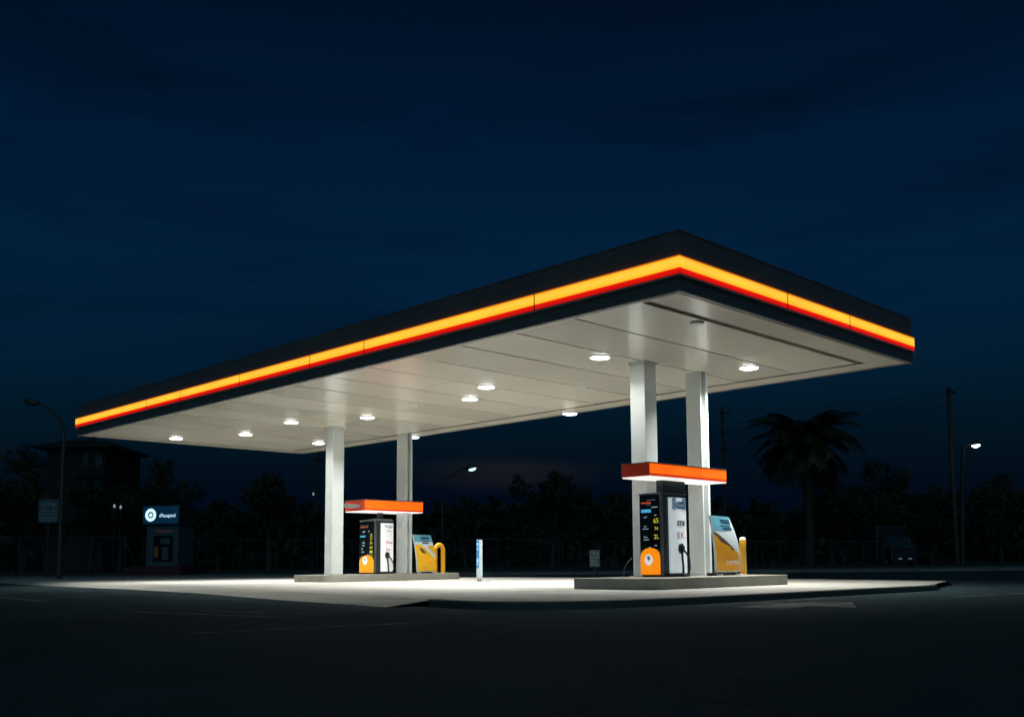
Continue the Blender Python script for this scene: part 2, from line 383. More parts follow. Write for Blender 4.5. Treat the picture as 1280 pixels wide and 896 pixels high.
M['kerbm'] = concrete_mat('kerb concrete', (.075, .075, .07), False, 1.5)
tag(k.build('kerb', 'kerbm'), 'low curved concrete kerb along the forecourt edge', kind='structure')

def strip(mb, pts, w, z=ROAD+.004):
    pts = [Vector((p[0], p[1])) for p in pts]
    for a, b in zip(pts, pts[1:]):
        d = (b-a).normalized(); nn = Vector((-d.y, d.x))*w/2
        mb.quad((a.x-nn.x, a.y-nn.y, z), (b.x-nn.x, b.y-nn.y, z), (b.x+nn.x, b.y+nn.y, z), (a.x+nn.x, a.y+nn.y, z))
rm = MB()
strip(rm, [(2.5, 4.0), (2.86, 6.9)], .13)
strip(rm, [(-14.2, -5.3), (-10.0, -5.75)], .14)
strip(rm, [(-4.7, -6.5), (-1.2, -6.0)], .13); strip(rm, [(-4.2, -5.75), (-1.6, -5.35)], .11)
strip(rm, [(.2, -8.1), (.62, -5.9)], .12)
rm.prism([(1.3, -.9), (2.25, -1.05), (2.2, -.2), (2.9, -.2), (2.0, 1.4), (1.0, .1), (1.5, .05)], ROAD+.001, ROAD+.004, lambda u, v, h: (u, v, h))
strip(rm, [(.95, -.9), (.95, 2.6)], .1)
tag(rm.build('road_marking', 'paint'), 'faded white markings on the asphalt', kind='structure')

def bgp(px, d, z): p = gnd(px, d, z); return (p.x, p.y, p.z)
pv = MB()
a, b, c, d = bgp(-500, 50, .03), bgp(1800, 50, .03), bgp(1800, 57.5, .03), bgp(-500, 57.5, .03)
pv.quad(a, b, c, d)
pv.quad((a[0], a[1], ROAD-.02), (b[0], b[1], ROAD-.02), b, a)
tag(pv.build('pavement', 'pave'), 'dim raised pavement running along the far fence', kind='structure')
ve = MB()
a, b, c, d = bgp(-500, 57.5, .05), bgp(1800, 57.5, .05), bgp(3000, 400, .05), bgp(-2200, 400, .05)
ve.quad(a, b, c, d); a2, b2 = bgp(-500, 57.5, ROAD), bgp(1800, 57.5, ROAD); ve.quad(a2, b2, b, a)
M['grass'] = mat('dark verge turf', (.025, .035, .018), .9, .4, .8, .4, 20)
tag(ve.build('verge', 'grass'), 'dark verge behind the fence', kind='structure')

# ------------------------------------------------------------------ islands
def island(x0, x1, y0, y1, label, r=.35):
    mb = MB(); pts = []
    for cx, cy, a0, rr in ((x1-r, y0+r, -90, r), (x1-.07, y1-.07, 0, .07), (x0+.07, y1-.07, 90, .07), (x0+.06, y0+.06, 180, .06)):
        for j in range(7):
            an = math.radians(a0+j*15); pts.append((cx+rr*math.cos(an), cy+rr*math.sin(an)))
    n = len(pts); mb.prism(pts, -.03, ISL, lambda u, v, h: (u, v, h))
    o = mb.build('pump_island', ['island_con'], None, .012)
    return tag(o, label, 'pump island', 'raised concrete pump islands')
island(-4.37, -2.311, 2.151, 6.904, 'raised concrete island under the nearer fuel pump, closest to the road kerb', .4)
island(-18.21, -16.44, 4.35, 9.64, 'raised concrete island under the farther fuel pump, left of the blue totem')

# ------------------------------------------------------------------ canopy
CL, CW, Z0, Z1 = 24.434, 8.522, 4.80, 5.784
can = empty('station_canopy', (-CL/2, CW/2, 0), 'big flat filling station canopy with glowing yellow and red stripe on white columns', 'canopy')
fa = MB()
T = .12
ZR0, ZY0, ZY1 = 5.065, 5.165, 5.37
for za, zb in ((Z0, ZR0-.02), (ZY1, Z1)):
    fa.box(-CL, 0, 0, T, za, zb); fa.box(-CL, 0, CW-T, CW, za, zb)
    fa.box(-T, 0, T, CW-T, za, zb); fa.box(-CL, -CL+T, T, CW-T, za, zb)
fa.box(-CL+.01, -.01, .03, T-.01, ZR0-.02, ZY1); fa.box(-.11, -.03, T, CW-T, ZR0-.02, ZY1); fa.box(-CL+.03, -CL+.11, T, CW-T, ZR0-.02, ZY1); fa.box(-CL+.01, -.01, CW-T+.01, CW-.03, ZR0-.02, ZY1)
fa.box(-CL+T, -T, T, CW-T, Z1-.1, Z1-.03)
# cap flashing, small proud lip
for (x0, x1, y0, y1) in ((-CL-.015, .015, -.015, .05), (-CL-.015, .015, CW-.05, CW+.015), (-.05, .015, .05, CW-.05), (-CL-.015, -CL+.05, .05, CW-.05)):
    fa.box(x0, x1, y0, y1, Z1, Z1+.02)
# vertical joints of the sheet cladding
fa_o = fa.build('fascia', 'fascia', can)
jn = MB()
tr = MB()
for z in (ZR0-.018,):
    tr.box(-CL-.05, .055, -.055, 0, z-.014, z+.014); tr.box(0, .055, 0, CW+.05, z-.014, z+.014)
tr.box(-CL-.012, .012, -.012, .02, Z0-.012, Z0+.01); tr.box(-.02, .012, .02, CW, Z0-.012, Z0+.01)
for sx_ in (-3.21, -8.43, -10.56, -13.8, -17.05, -19.17, -21.8): tr.box(sx_-.014, sx_+.014, -.040, .028, ZR0+.002, ZY1-.004, 1)
for sy_ in (3.23, 5.6): tr.box(-.028, .040, sy_-.014, sy_+.014, ZR0+.002, ZY1-.004, 1)
tr.build('trim', ['trim', 'black_ink'], can)
# backlit stripe: each acrylic panel between seams is a part
P = .045
seams = [0+P, -3.21, -8.43, -10.56, -13.8, -17.05, -19.17, -21.8, -CL-P]
for a, b in zip(seams, seams[1:]):
    g_ = .015
    mb = MB(); mb.box(b+g_, a-(g_ if a < 0 else 0), -P, .028, ZY0+.003, ZY1-.022); mb.box(b+g_, a-(g_ if a < 0 else 0), -P, .028, ZY1-.022, ZY1-.002, 1)
    o = mb.build('stripe_panel', [L_YEL, L_EDGE], can); tag(o, 'glowing yellow stripe panel')
    mb = MB(); mb.box(b+g_, a-(g_ if a < 0 else 0), -P+.006, .028, ZR0, ZY0)
    o = mb.build('stripe_panel', [L_RED], can); tag(o, 'glowing red stripe panel')
ys = [.03, 3.23, 5.6, CW+P]
for a, b in zip(ys, ys[1:]):
    g_ = .015
    mb = MB(); mb.box(-.028, P-.002, a+g_, b-g_, ZY0+.003, ZY1-.022); mb.box(-.028, P-.002, a+g_, b-g_, ZY1-.022, ZY1-.002, 1)
    o = mb.build('stripe_panel', [L_YEL, L_EDGE], can); tag(o, 'glowing yellow stripe panel')
    mb = MB(); mb.box(-.028, P-.008, a+g_, b-g_, ZR0, ZY0)
    o = mb.build('stripe_panel', [L_RED], can); tag(o, 'glowing red stripe panel')
# soffit: border frame, recess, field of panels with seams parallel to the short side
so = MB()
B0, B1 = .62, .80
x0, x1, y0, y1 = -CL+T, -T, T, CW-T
def frame(ax0, ax1, ay0, ay1, bx0, bx1, by0, by1, z, mi):
    so.add([(ax0,ay0,z),(ax1,ay0,z),(ax1,ay1,z),(ax0,ay1,z),(bx0,by0,z),(bx1,by0,z),(bx1,by1,z),(bx0,by1,z)],
           [(0,4,5,1),(1,5,6,2),(2,6,7,3),(3,7,4,0)], mi)
frame(x0, x1, y0, y1, x0+.5, x1-B0, y0+.06, y1-B0, Z0+.004, 0)
# recess sides and bed
fx0, fx1, fy0, fy1 = x0+.5, x1-B0, y0+.06, y1-B0
so.add([(fx0,fy0,Z0+.004),(fx1,fy0,Z0+.004),(fx1,fy1,Z0+.004),(fx0,fy1,Z0+.004),(fx0,fy0,Z0+.06),(fx1,fy0,Z0+.06),(fx1,fy1,Z0+.06),(fx0,fy1,Z0+.06)],
       [(0,1,5,4),(1,2,6,5),(2,3,7,6),(3,0,4,7),(4,5,6,7)], 1)
gx0, gx1, gy0, gy1 = fx0+.02, fx1-.16, fy0+.02, fy1-.10
npan = 15
for i in range(npan):
    a = gx0+(gx1-gx0)*i/npan; b = gx0+(gx1-gx0)*(i+1)/npan
    s = .034
    t1, t2, t3, t4 = [random.uniform(-.004, .004) for _ in range(4)]
    z = Z0+.012
    ny = 3; mi_ = random.choice((0, 2, 3))
    for j in range(ny):
        c = gy0+(gy1-gy0)*j/ny; d = gy0+(gy1-gy0)*(j+1)/ny-.006
        t1, t2, t3, t4 = [random.uniform(-.004, .004) for _ in range(4)]
        so.add([(a+s,c,z+t1),(b-s,c,z+t2),(b-s,d,z+t3),(a+s,d,z+t4),(a+s,c,z+.045),(b-s,c,z+.045),(b-s,d,z+.045),(a+s,d,z+.045)],
               [(0,3,2,1),(0,1,5,4),(1,2,6,5),(2,3,7,6),(3,0,4,7)], mi_)
so.build('soffit', ['soffit', 'soffit_gap', 'soffit_b', 'soffit_c'], can)

# columns
def box_column(x0, x1, y0, y1):
    mb = MB(); mb.box(x0, x1, y0, y1, ISL-.01, Z0+.03); o = mb.build('column', 'white_paint', can, .012)
    bp = MB(); bp.box(x0-.05, x1+.05, y0-.05, y1+.05, ISL-.005, ISL+.018); bp.build('base_plate', 'steel', o, .003)
    cl = MB(); cl.box(x0-.025, x1+.025, y0-.025, y1+.025, Z0-.05, Z0+.02); cl.build('collar', 'white_paint', o, .004)
def h_column(x0, x1, y0, y1, fl=.035):
    mb = MB()
    mb.box(x0, x1, y0, y0+fl, ISL-.01, Z0+.03); mb.box(x0, x1, y1-fl*2.2, y1, ISL-.01, Z0+.03)
    xm = (x0+x1)/2
    mb.box(xm-.03, xm+.03, y0+fl-.002, y1-fl*2.2+.002, ISL-.009, Z0+.029)
    o = mb.build('column', 'white_paint', can, .004)
    bp = MB(); bp.box(x0-.05, x1+.05, y0-.05, y1+.05, ISL-.005, ISL+.018); bp.build('base_plate', 'steel', o, .003)
box_column(-4.28, -3.88, 3.958, 4.36)
h_column(-4.19, -3.79, 5.858, 6.14)
box_column(-17.38, -16.98, 4.92, 5.33)
h_column(-17.42, -16.88, 7.722, 7.95)

# downlights
lights = [(-4.32, 3.03), (-2.79, 6.33), (-8.58, 3.69), (-10.21, 4.59), (-10.0, 8.22), (-14.73, 4.58), (-17.08, 3.48), (-20.52, 3.89), (-22.99, 2.7), (-21.03, 7.01), (-17.2, 8.22)]
POWER = [30, 300, 205, 232, 222, 155, 55, 172, 152, 185, 218]
for (lx, ly), lw in zip(lights, POWER):
    edge = ly > 8
    zb = Z0-.004-(.045 if edge else 0)
    h = MB(); h.lathe([(.18, Z0+.03), (.225, Z0+.025), (.227, zb+.008), (.22, zb), (.205, zb-.004), (.202, zb+.006), (0, zb+.006)], lx, ly, 28)
    ho = h.build('downlight', 'white_metal', can)
    le = MB(); le.lathe([(.0001, zb-.02), (.10, zb-.0185), (.15, zb-.0155), (.182, zb-.0105), (.196, zb-.003), (.2, zb+.004)][::-1], lx, ly, 28)
    le.build('lens', L_LENS, ho)
    ld = bpy.data.lights.new('downlight_lamp', 'AREA'); ld.shape = 'DISK'; ld.size = .34; ld.energy = lw; ld.color = (1, .985, .93); ld.spread = math.radians(134)
    lo = bpy.data.objects.new('downlight_lamp', ld); COL.objects.link(lo); lo.location = (lx, ly, zb-.032)
    lo.parent = ho; lo.matrix_parent_inverse = wm(ho).inverted()
# small sensor discs on the soffit
for (lx, ly) in ((-1.1, 2.0), (-12.1, 4.2), (-6.9, 5.3)):
    h = MB(); h.lathe([(.13, Z0+.03), (.13, Z0-.012), (.10, Z0-.022), (0, Z0-.024)], lx, ly, 20)
    h.build('cover_disc', 'white_metal', can)

# ------------------------------------------------------------------ light boxes over the pumps
def lightbox(x0, x1, y0, y1, z0, z1, label, brackets):
    r = empty('pump_light_box', ((x0+x1)/2, (y0+y1)/2, z0), label, 'light box', 'orange light boxes over the pumps')
    mb = MB(); mb.box(x0, x1-.012, y0, y1, z0+.05, z1, 0); mb.build('housing', [M['org_end']], r, .006)
    tp_ = MB(); tp_.box(x0-.008, x1+.006, y0-.008, y1+.008, z1+.001, z1+.016); tp_.build('bounce_cover', 'grey_cab', r, .003)  # grey cover added to stop red bounce from the housing top onto the columns
    fc = MB(); fc.box(x1-.011, x1, y0+.012, y1-.012, z0+.10, z1-.012); fc.build('front_panel', [L_ORG], r)
    fc = MB(); fc.box(x1-.011, x1-.001, y0+.012, y1-.012, z0+.052, z0+.098); fc.build('lower_band', [L_ORG2], r)
    un = MB(); un.box(x0+.01, x1-.004, y0+.01, y1-.01, z0+.026, z0+.049); un.build('light_tray', [L_UNDER], r, .004)
    for bb in brackets:
        bk_ = MB(); bk_.box(*bb); bk_.build('bracket', 'steel', r)
lightbox(-3.83, -3.1, 3.08, 5.79, 2.19, 2.50, 'orange light box over the nearer pump, with its dark red end facing the road', [(-3.885, -3.825, 4.05, 4.25, 2.25, 2.4), (-3.86, -3.825, 5.70, 5.87, 2.28, 2.4)])
lightbox(-17.88, -16.8, 6.0, 8.35, 2.17, 2.555, 'orange light box over the farther pump, running behind the left white column', [(-17.2, -17.05, 5.32, 6.01, 2.3, 2.42)])

# ------------------------------------------------------------------ fuel pumps
def ellipse(cx, cy, rx, ry, n=24): return [(cx+rx*math.cos(2*PI*i/n), cy+ry*math.sin(2*PI*i/n)) for i in range(n)]
def pump(x0, x1, y0, y1, z1, label, var):
    z0 = ISL; W = x1-x0; D = y1-y0; Hh = z1-z0
    r = empty('fuel_pump', ((x0+x1)/2, (y0+y1)/2, z0), label, 'fuel pump', 'fuel pumps on the islands')
    Xf = lambda u: x0+W*u          # across the front
    Yf = lambda u: y0+D*u          # along the end face
    Zf = lambda u: z0+Hh*u
    cab = MB(); cab.box(x0+.01, x1-.01, y0+.012, y1, z0+.07, z1-.02); cab.box(x0+.03, x1-.03, y0+.04, y1-.03, z0-.004, z0+.072)
    cab.build('cabinet', 'dark_cab', r, .012)
    if var == 0:
        nk = MB(); nk.box(x1-.2, x1-.025, y0+.10, y1-.01, z1-.022, 2.188); nk.build('neck', 'dark_cab', r, .008)
        tp = MB(); tp.box(x0, x1, y0, y1+.004, z1-.03, z1); tp.build('top_cap', 'grey_cab', r, .008)
    else:
        tp = MB(); tp.add([(x0, y0, z1-.03), (x1, y0, z1-.03), (x1, y1, z1-.03), (x0, y1, z1-.03), (x0+.03, y0+.02, z1), (x1-.03, y0+.02, z1+.05), (x1-.03, y1-.02, z1+.03), (x0+.03, y1-.02, z1)],
                          [(0,3,2,1),(4,5,6,7),(0,1,5,4),(1,2,6,5),(2,3,7,6),(3,0,4,7)]); tp.build('top_cap', 'grey_cab', r, .006)
        cn = MB(); cn.box(x1-.35, x1-.2, y0+.3, y0+.45, z1, 2.175); cn.build('neck', 'dark_cab', r)
    ct = MB(); ct.box(x1-.045, x1+.004, y0-.006, y0+.05, z0+.03, z1-.035); ct.build('corner_trim', 'grey_cab', r, .012)
    # front: display screen
    fn = lambda u, v, h: (u, y0-h, v)
    sc = MB(); sc.prism([(Xf(.05), Zf(.33)), (Xf(.91), Zf(.33)), (Xf(.91), Zf(.975)), (Xf(.05), Zf(.975))], -.02, .004, fn)
    sc_o = sc.build('price_display', 'screen', r, .003)
    ux, uz = (1, 0, 0), (0, 0, 1)
    yy = y0-.0065
    def bar(u0, u1, v, hh, m):
        b_ = MB(); b_.box(Xf(u0), Xf(u1), y0-.007, y0-.003, Zf(v), Zf(v)+hh); return b_.build('display_bar', m, sc_o)
    if var == 0:
        bar(.38, .76, .912, .014, 'grey_ink'); bar(.12, .55, .875, .03, L_SCRRED); bar(.36, .55, .853, .012, 'grey_ink')
        bar(.12, .55, .768, .065, L_SCRBLUE); bar(.58, .84, .825, .014, L_TXT)
        text('display_text', 'SELF', .05, (Xf(.33), y0-.0095, Zf(.768)+.033), ux, uz, 'white_ink', sc_o)
        for s_, u, v, sz in (('oi g7', .30, .715, .05), ('=prx', .28, .605, .04), ('Lusmnor', .31, .575, .045), ('Tlo.u', .30, .475, .05), ('Asnunsi', .33, .445, .045), ('axs', .74, .735, .045), ('-cla-', .74, .375, .05), ('ro', .48, .35, .055)):
            text('display_text', s_, sz, (Xf(u), yy, Zf(v)), ux, uz, L_TXT, sc_o)
        for s_, v, sz in (('65', .665, .145), ('74', .572, .10), ('2L', .475, .135)):
            text('price_digits', s_, sz, (Xf(.77), yy, Zf(v)), ux, uz, L_DIG, sc_o)
    else:
        bar(.10, .60, .90, .012, 'grey_ink'); bar(.08, .55, .865, .03, L_SCRRED); bar(.08, .40, .69, .05, L_SCRBLUE)
        for s_, u, v, sz in (('wlit', .30, .79, .10), ('sIA', .29, .585, .10), ('oac', .29, .535, .09), ('us', .2, .475, .10), ('unu', .25, .415, .09), ('yr', .62, .80, .09), ('mt', .58, .36, .08)):
            text('display_text', s_, sz, (Xf(u), yy, Zf(v)), ux, uz, L_TXT, sc_o)
        for s_, v in (('2', .72), ('7', .645), ('5', .575), ('0', .49), ('1', .41), ('n', .35)):
            text('price_digits', s_, .125, (Xf(.76), yy, Zf(v)), ux, uz, L_DIG, sc_o, .15)
    # orange arched badge
    pts = [(.06, .03), (.90, .03), (.90, .23)]
    for i in range(1, 10):
        t = i/10; a = PI/2*t
        pts.append((.5+.40*math.cos(a)**.9, .23+.115*math.sin(a)))
    pts.append((.49, .352))
    for i in range(9, 0, -1):
        t = i/10; a = PI/2*t
        pts.append((.48-.42*math.cos(a)**.9, .23+.115*math.sin(a)))
    pts.append((.06, .23))
    bd = MB(); bd.prism([(Xf(u), Zf(v)) for u, v in pts], -.02, .010, fn); bo = bd.build('front_badge', 'orange', r)
    er = .112 if var == 0 else .13
    ex, ez = Xf(.42 if var == 0 else .40), Zf(.205 if var == 0 else .25)
    em = MB(); em.prism(ellipse(ex, ez, er*.95, er), .010, .012, fn); eo = em.build('emblem', L_EMB, bo)
    em = MB(); sh = [(-.45, .5), (0, .68), (.45, .5), (.4, -.1), (0, -.55), (-.4, -.1)]
    em.prism([(ex+a*er*.75, ez+.02+b_*er*.75) for a, b_ in sh], .0125, .014, fn); em.build('emblem_shield', 'blue_ink', bo)
    em = MB(); em.prism([(ex+a*er*.5, ez+.025+b_*er*.5) for a, b_ in ((-.4, .1), (.0, .5), (.5, .35), (.1, .0), (-.1, -.5))], .0145, .0155, fn); em.build('emblem_flame', 'white_ink', bo)
    # end face: curved silver panel with hose
    a0, a1 = (.28, .93) if var == 0 else (.30, .97)
    b0, b1 = .045, .945
    pn = MB(); nseg = 14; ring = []
    for i in range(nseg+1):
        t = i/nseg; d = .012+.05*math.sin(PI*min(1, .08+t*.84))
        ring.append((Yf(a0+(a1-a0)*t), x1+d))
    vs = []
    for y_, x_ in ring: vs += [(x_, y_, Zf(b0)), (x_, y_, Zf(b1))]
    pn.add(vs, [(2*i, 2*i+2, 2*i+3, 2*i+1) for i in range(nseg)], 0, True)
    poly = [(x1-.02, Yf(a0))] + [(x_, y_) for y_, x_ in ring] + [(x1-.02, Yf(a1))]
    for z_, rev in ((Zf(b0), 1), (Zf(b1), 0)):
        pp = [(x_, y_, z_) for x_, y_ in poly]; pn.add(pp, [tuple(range(len(pp)))[::-1] if rev else tuple(range(len(pp)))])
    pn.add([(x1-.02, Yf(a0), Zf(b0)), (*poly[1], Zf(b0)), (*poly[1], Zf(b1)), (x1-.02, Yf(a0), Zf(b1))], [(0, 1, 2, 3)])
    pn.add([(x1-.02, Yf(a1), Zf(b0)), (*poly[-2], Zf(b0)), (*poly[-2], Zf(b1)), (x1-.02, Yf(a1), Zf(b1))], [(3, 2, 1, 0)])
    po = pn.build('side_panel', 'glow_silver' if var == 0 else 'glow_white', r)
    xb = x1+.064
    uy = (0, 1, 0)
    um = (a0+a1)/2+.03
    gn = lambda u, v, h: (xb+h, u, v)
    if var == 0:
        lg = MB(); cy, cz = Yf(um+.02), Zf(.855)
        lg.prism([(cy+.15*math.copysign(abs(math.cos(t))**.5, math.cos(t)), cz+.075*math.copysign(abs(math.sin(t))**.5, math.sin(t))) for t in [2*PI*i/28 for i in range(28)]], -.001, .001, gn); lg.build('logo', 'blue_ink', po)
        text('logo_lettering', 'Nolid', .12, (xb+.003, cy, cz-.002), uy, uz, 'white_ink', po, .24)
        fr = MB(); fr.box(xb-.012, xb-.008, Yf(a0+.06), Yf(a1-.05), Zf(.80), Zf(b1-.005)); fr.build('logo_field', 'pale_blue', po)
        fr = MB(); fr.prism([(cy-.13, Zf(.60)), (cy+.15, Zf(.60)), (cy+.15, Zf(.60)+.125), (cy-.13, Zf(.60)+.125)], -.002, .0005, gn); fr.build('grade_plate', 'white_ink', po)
        text('grade_lettering', 'ETA', .13, (xb+.002, cy, Zf(.637)), uy, uz, 'black_ink', po, .24)
        text('grade_lettering', '1K', .21, (xb+.002, cy-.0, Zf(.49)), uy, uz, 'red_ink', po, .2)
        text('grade_lettering', 'I', .2, (xb+.002, cy-.12, Zf(.485)), uy, uz, 'black_ink', po)
    else:
        cy = Yf(um+.04)
        text('logo_lettering', 'Nugcd', .14, (xb+.002, cy, Zf(.885)), uy, uz, 'blue_ink', po, .36)
        text('logo_lettering', 'Suo', .09, (xb+.002, cy, Zf(.80)), uy, uz, 'blue_ink', po, .17)
        text('grade_lettering', 'Jksa', .14, (xb+.002, cy, Zf(.59)), uy, uz, 'red_ink', po, .27)
        text('grade_lettering', 'Ju', .16, (xb+.002, cy-.04, Zf(.46)), uy, uz, 'red_ink', po, .17)
    ny_ = Yf(um-.02 if var == 0 else um-.08); nz = Zf(.335 if var == 0 else .345)
    nz_mb = MB(); nz_mb.prism(ellipse(ny_, nz, .075, .105, 18), -.06, .05, gn); nz_mb.box(xb+.04, xb+.09, ny_-.03, ny_+.035, nz-.06, nz+.05)
    nzo = nz_mb.build('nozzle', 'rubber', r, .008)
    hs = MB()
    yb = Yf(a1-.04)
    c1 = [(xb+.06, ny_+.03, nz-.03), (xb+.09, ny_+.08, nz-.10), (xb+.10, ny_+.16, nz-.22), (xb+.09, yb-.05, nz-.36), (xb+.07, yb-.04, z0+.12), (xb+.04, yb-.10, z0+.05), (xb+.02, yb-.17, z0+.03)]
    hs.tube(smooth(c1), .02, 8)
    c2 = [(xb+.05, ny_-.01, nz-.05), (xb+.045, ny_+.0, nz-.2), (xb+.035, ny_+.035, nz-.36), (xb+.02, ny_+.05, z0+.06), (xb+.01, ny_+.05, z0+.0)]
    hs.tube(smooth(c2), .024, 8)
    hs.build('hose', 'rubber', nzo)
    kp_ = MB(); kp_.box(x1-.02, x1+.05, Yf(.2), Yf(1.0), z0-.003, z0+.06); kp_.build('plinth', 'dark_cab', r, .006)
def smooth(pts, n=6):
    pts = [Vector(p) for p in pts]; out = []
    for i in range(len(pts)-1):
        p0, p1, p2, p3 = pts[max(i-1, 0)], pts[i], pts[i+1], pts[min(i+2, len(pts)-1)]
        for j in range(n):
            t = j/n
            out.append(.5*((2*p1)+(p2-p0)*t+(2*p0-5*p1+4*p2-p3)*t*t+(3*p1-p0-3*p2+p3)*t**3))
    out.append(pts[-1]); return out
pump(-3.82, -3.23, 3.6, 4.47, 1.93, 'fuel pump with silver side panel, on the nearer island between white columns', 0)
pump(-17.80, -16.92, 6.5, 7.22, 1.93, 'fuel pump with white side panel and red lettering, on the farther island', 1)

# ------------------------------------------------------------------ advertising boards
def board(X, TL, TR, BL, BR, label, var):
    """sail shaped board whose outline lies in a plane facing +X; (y,z) corners"""
    r = empty('advertising_board', (X-.1, (BL[0]+BR[0])/2, ISL), label, 'advertising board', 'advertising boards beside the pumps')
    N = 14
    def edge(A, B, bow): return [(A[0]+(B[0]-A[0])*t + bow*math.sin(PI*t), A[1]+(B[1]-A[1])*t) for t in [i/N for i in range(N+1)]]
    Lf = edge(TL, BL, -.015 if var == 0 else 0); Rt = edge(TR, BR, .085 if var == 0 else .05)
    bul = lambda t: .05*math.sin(PI*t)                         # front belly
    nrm = lambda u, t: X + bul(t) - .06*(u-.5)**2*4*.3
    def pos(u, t, off=0):
        i = t*N; j = min(int(i), N-1); fr = i-j
        l = [Lf[j][c]+(Lf[j+1][c]-Lf[j][c])*fr for c in (0, 1)]; q_ = [Rt[j][c]+(Rt[j+1][c]-Rt[j][c])*fr for c in (0, 1)]
        return (nrm(u, t)+off, l[0]+(q_[0]-l[0])*u, l[1]+(q_[1]-l[1])*u)
    nu = 10
    def patch(fu0, fu1, t0, t1, off, name, m, thick=.002):
        mb = MB(); vs = []; T_ = 16
        for j in range(T_+1):
            t = t0+(t1-t0)*j/T_; a, b_ = fu0(t), fu1(t)
            for i in range(nu+1): vs.append(pos(a+(b_-a)*i/nu, t, off))
        mb.add(vs, [(j*(nu+1)+i, (j+1)*(nu+1)+i, (j+1)*(nu+1)+i+1, j*(nu+1)+i+1) for j in range(T_) for i in range(nu)], 0, True)
        o = mb.build(name, m, bd_o); return o
    bd = MB(); vs = []; nv = N+1
    for off in (0, -.06):
        for j in range(nv):
            for i in range(nu+1): vs.append(pos(i/nu, j/N, off))
    w_ = nu+1; o2 = nv*w_
    fs = [(j*w_+i, (j+1)*w_+i, (j+1)*w_+i+1, j*w_+i+1) for j in range(N) for i in range(nu)]
    fs += [(o2+j*w_+i, o2+j*w_+i+1, o2+(j+1)*w_+i+1, o2+(j+1)*w_+i) for j in range(N) for i in range(nu)]
    for j in range(N):
        fs += [(j*w_, o2+j*w_, o2+(j+1)*w_, (j+1)*w_), (j*w_+nu, (j+1)*w_+nu, o2+(j+1)*w_+nu, o2+j*w_+nu)]
    for i in range(nu): fs += [(i, i+1, o2+i+1, o2+i), (N*w_+i, o2+N*w_+i, o2+N*w_+i+1, N*w_+i+1)]
    bd.add(vs, fs, 0, False)
    bd_o = bd.build('board', 'banner_white', r)
    one = lambda t: 1.0; zero = lambda t: 0.0
    uy, uz = (0, 1, 0), (0, 0, 1)
    if var == 0:
        patch(lambda t: 0.0, lambda t: max(.02, 1-t*.9) if t < .12 else .9-.3*(t-.12)/.2 if t < .32 else .6, 0, .26, .003, 'blue_field', 'banner_blue')
        # orange lower field with an S shaped upper boundary
        def ub(t):
            if t < .28: return 0.0
            return min(.93, ((t-.28)/.40)**.8*.93)
        patch(zero, ub, .28, .985, .003, 'orange_field', 'banner_orange')
        def lb(t): return max(0, ub(t)-.26-.1*math.sin(9*t)-.08*math.sin(31*t))
        patch(lb, ub, .29, .60, .005, 'grey_motif', 'banner_grey')
        for t, a, b_, hh in ((.055, .38, .88, .05), (.10, .42, .9, .035), (.165, .30, .86, .02), (.20, .42, .86, .045)):
            patch(lambda s: a, lambda s: b_, t, t+hh, .005, 'headline', 'banner_ink')
        p = pos(.62, .82, .008); text('script_lettering', 'Lumma', .17, p, (0, 1, -.03), uz, 'white_ink', bd_o, .47, shear=.35)
    else:
        patch(zero, one, 0, .19, .003, 'blue_field', 'banner_blue')
        patch(zero, lambda t: min(1, .3+.7*(t-.27)/.40) if t > .27 else .3, .27, .985, .003, 'yellow_field', 'banner_yellow')
        patch(lambda t: min(.98, .62+(t-.30)*1.5), one, .30, .50, .004, 'yellow_corner', 'banner_yellow')
        patch(lambda t: .16+1.1*(t-.36), lambda t: .32+1.5*(t-.36), .36, .50, .005, 'grey_motif', 'banner_grey')
        for t, a, b_, hh in ((.06, .35, .85, .06), (.16, .40, .8, .03), (.21, .38, .74, .035)):
            patch(lambda s: a, lambda s: b_, t, t+hh, .005, 'headline', 'banner_ink')
        p = pos(.6, .68, .008); text('script_lettering', 'Caso', .16, p, (0, 1, -.03), uz, 'orange', bd_o, .4, shear=.35)
    for y_ in (BL[0]+.06, BR[0]-.1):
        ft = MB(); ft.box(X-.22, X+.08, y_-.03, y_+.03, ISL-.003, ISL+.03); ft.box(X-.09, X-.05, y_-.02, y_+.02, ISL+.03, BL[1]+.03)
        ft.build('foot', 'white_metal', r, .004)
    bs = MB(); bs.box(X-.2, X-.05, BL[0]-.12, BR[0]-.05, ISL-.002, BL[1]-.012); bs.build('base_box', 'dark_cab', r, .01)
board(-3.1, (5.165, 1.50), (5.85, 1.475), (5.345, .288), (6.235, .29), 'leaning board with blue top and orange print, on the nearer island right of its column', 0)
board(-16.75, (7.91, 1.475), (8.63, 1.47), (8.09, .265), (8.855, .265), 'leaning board with blue top and yellow print, on the farther island', 1)

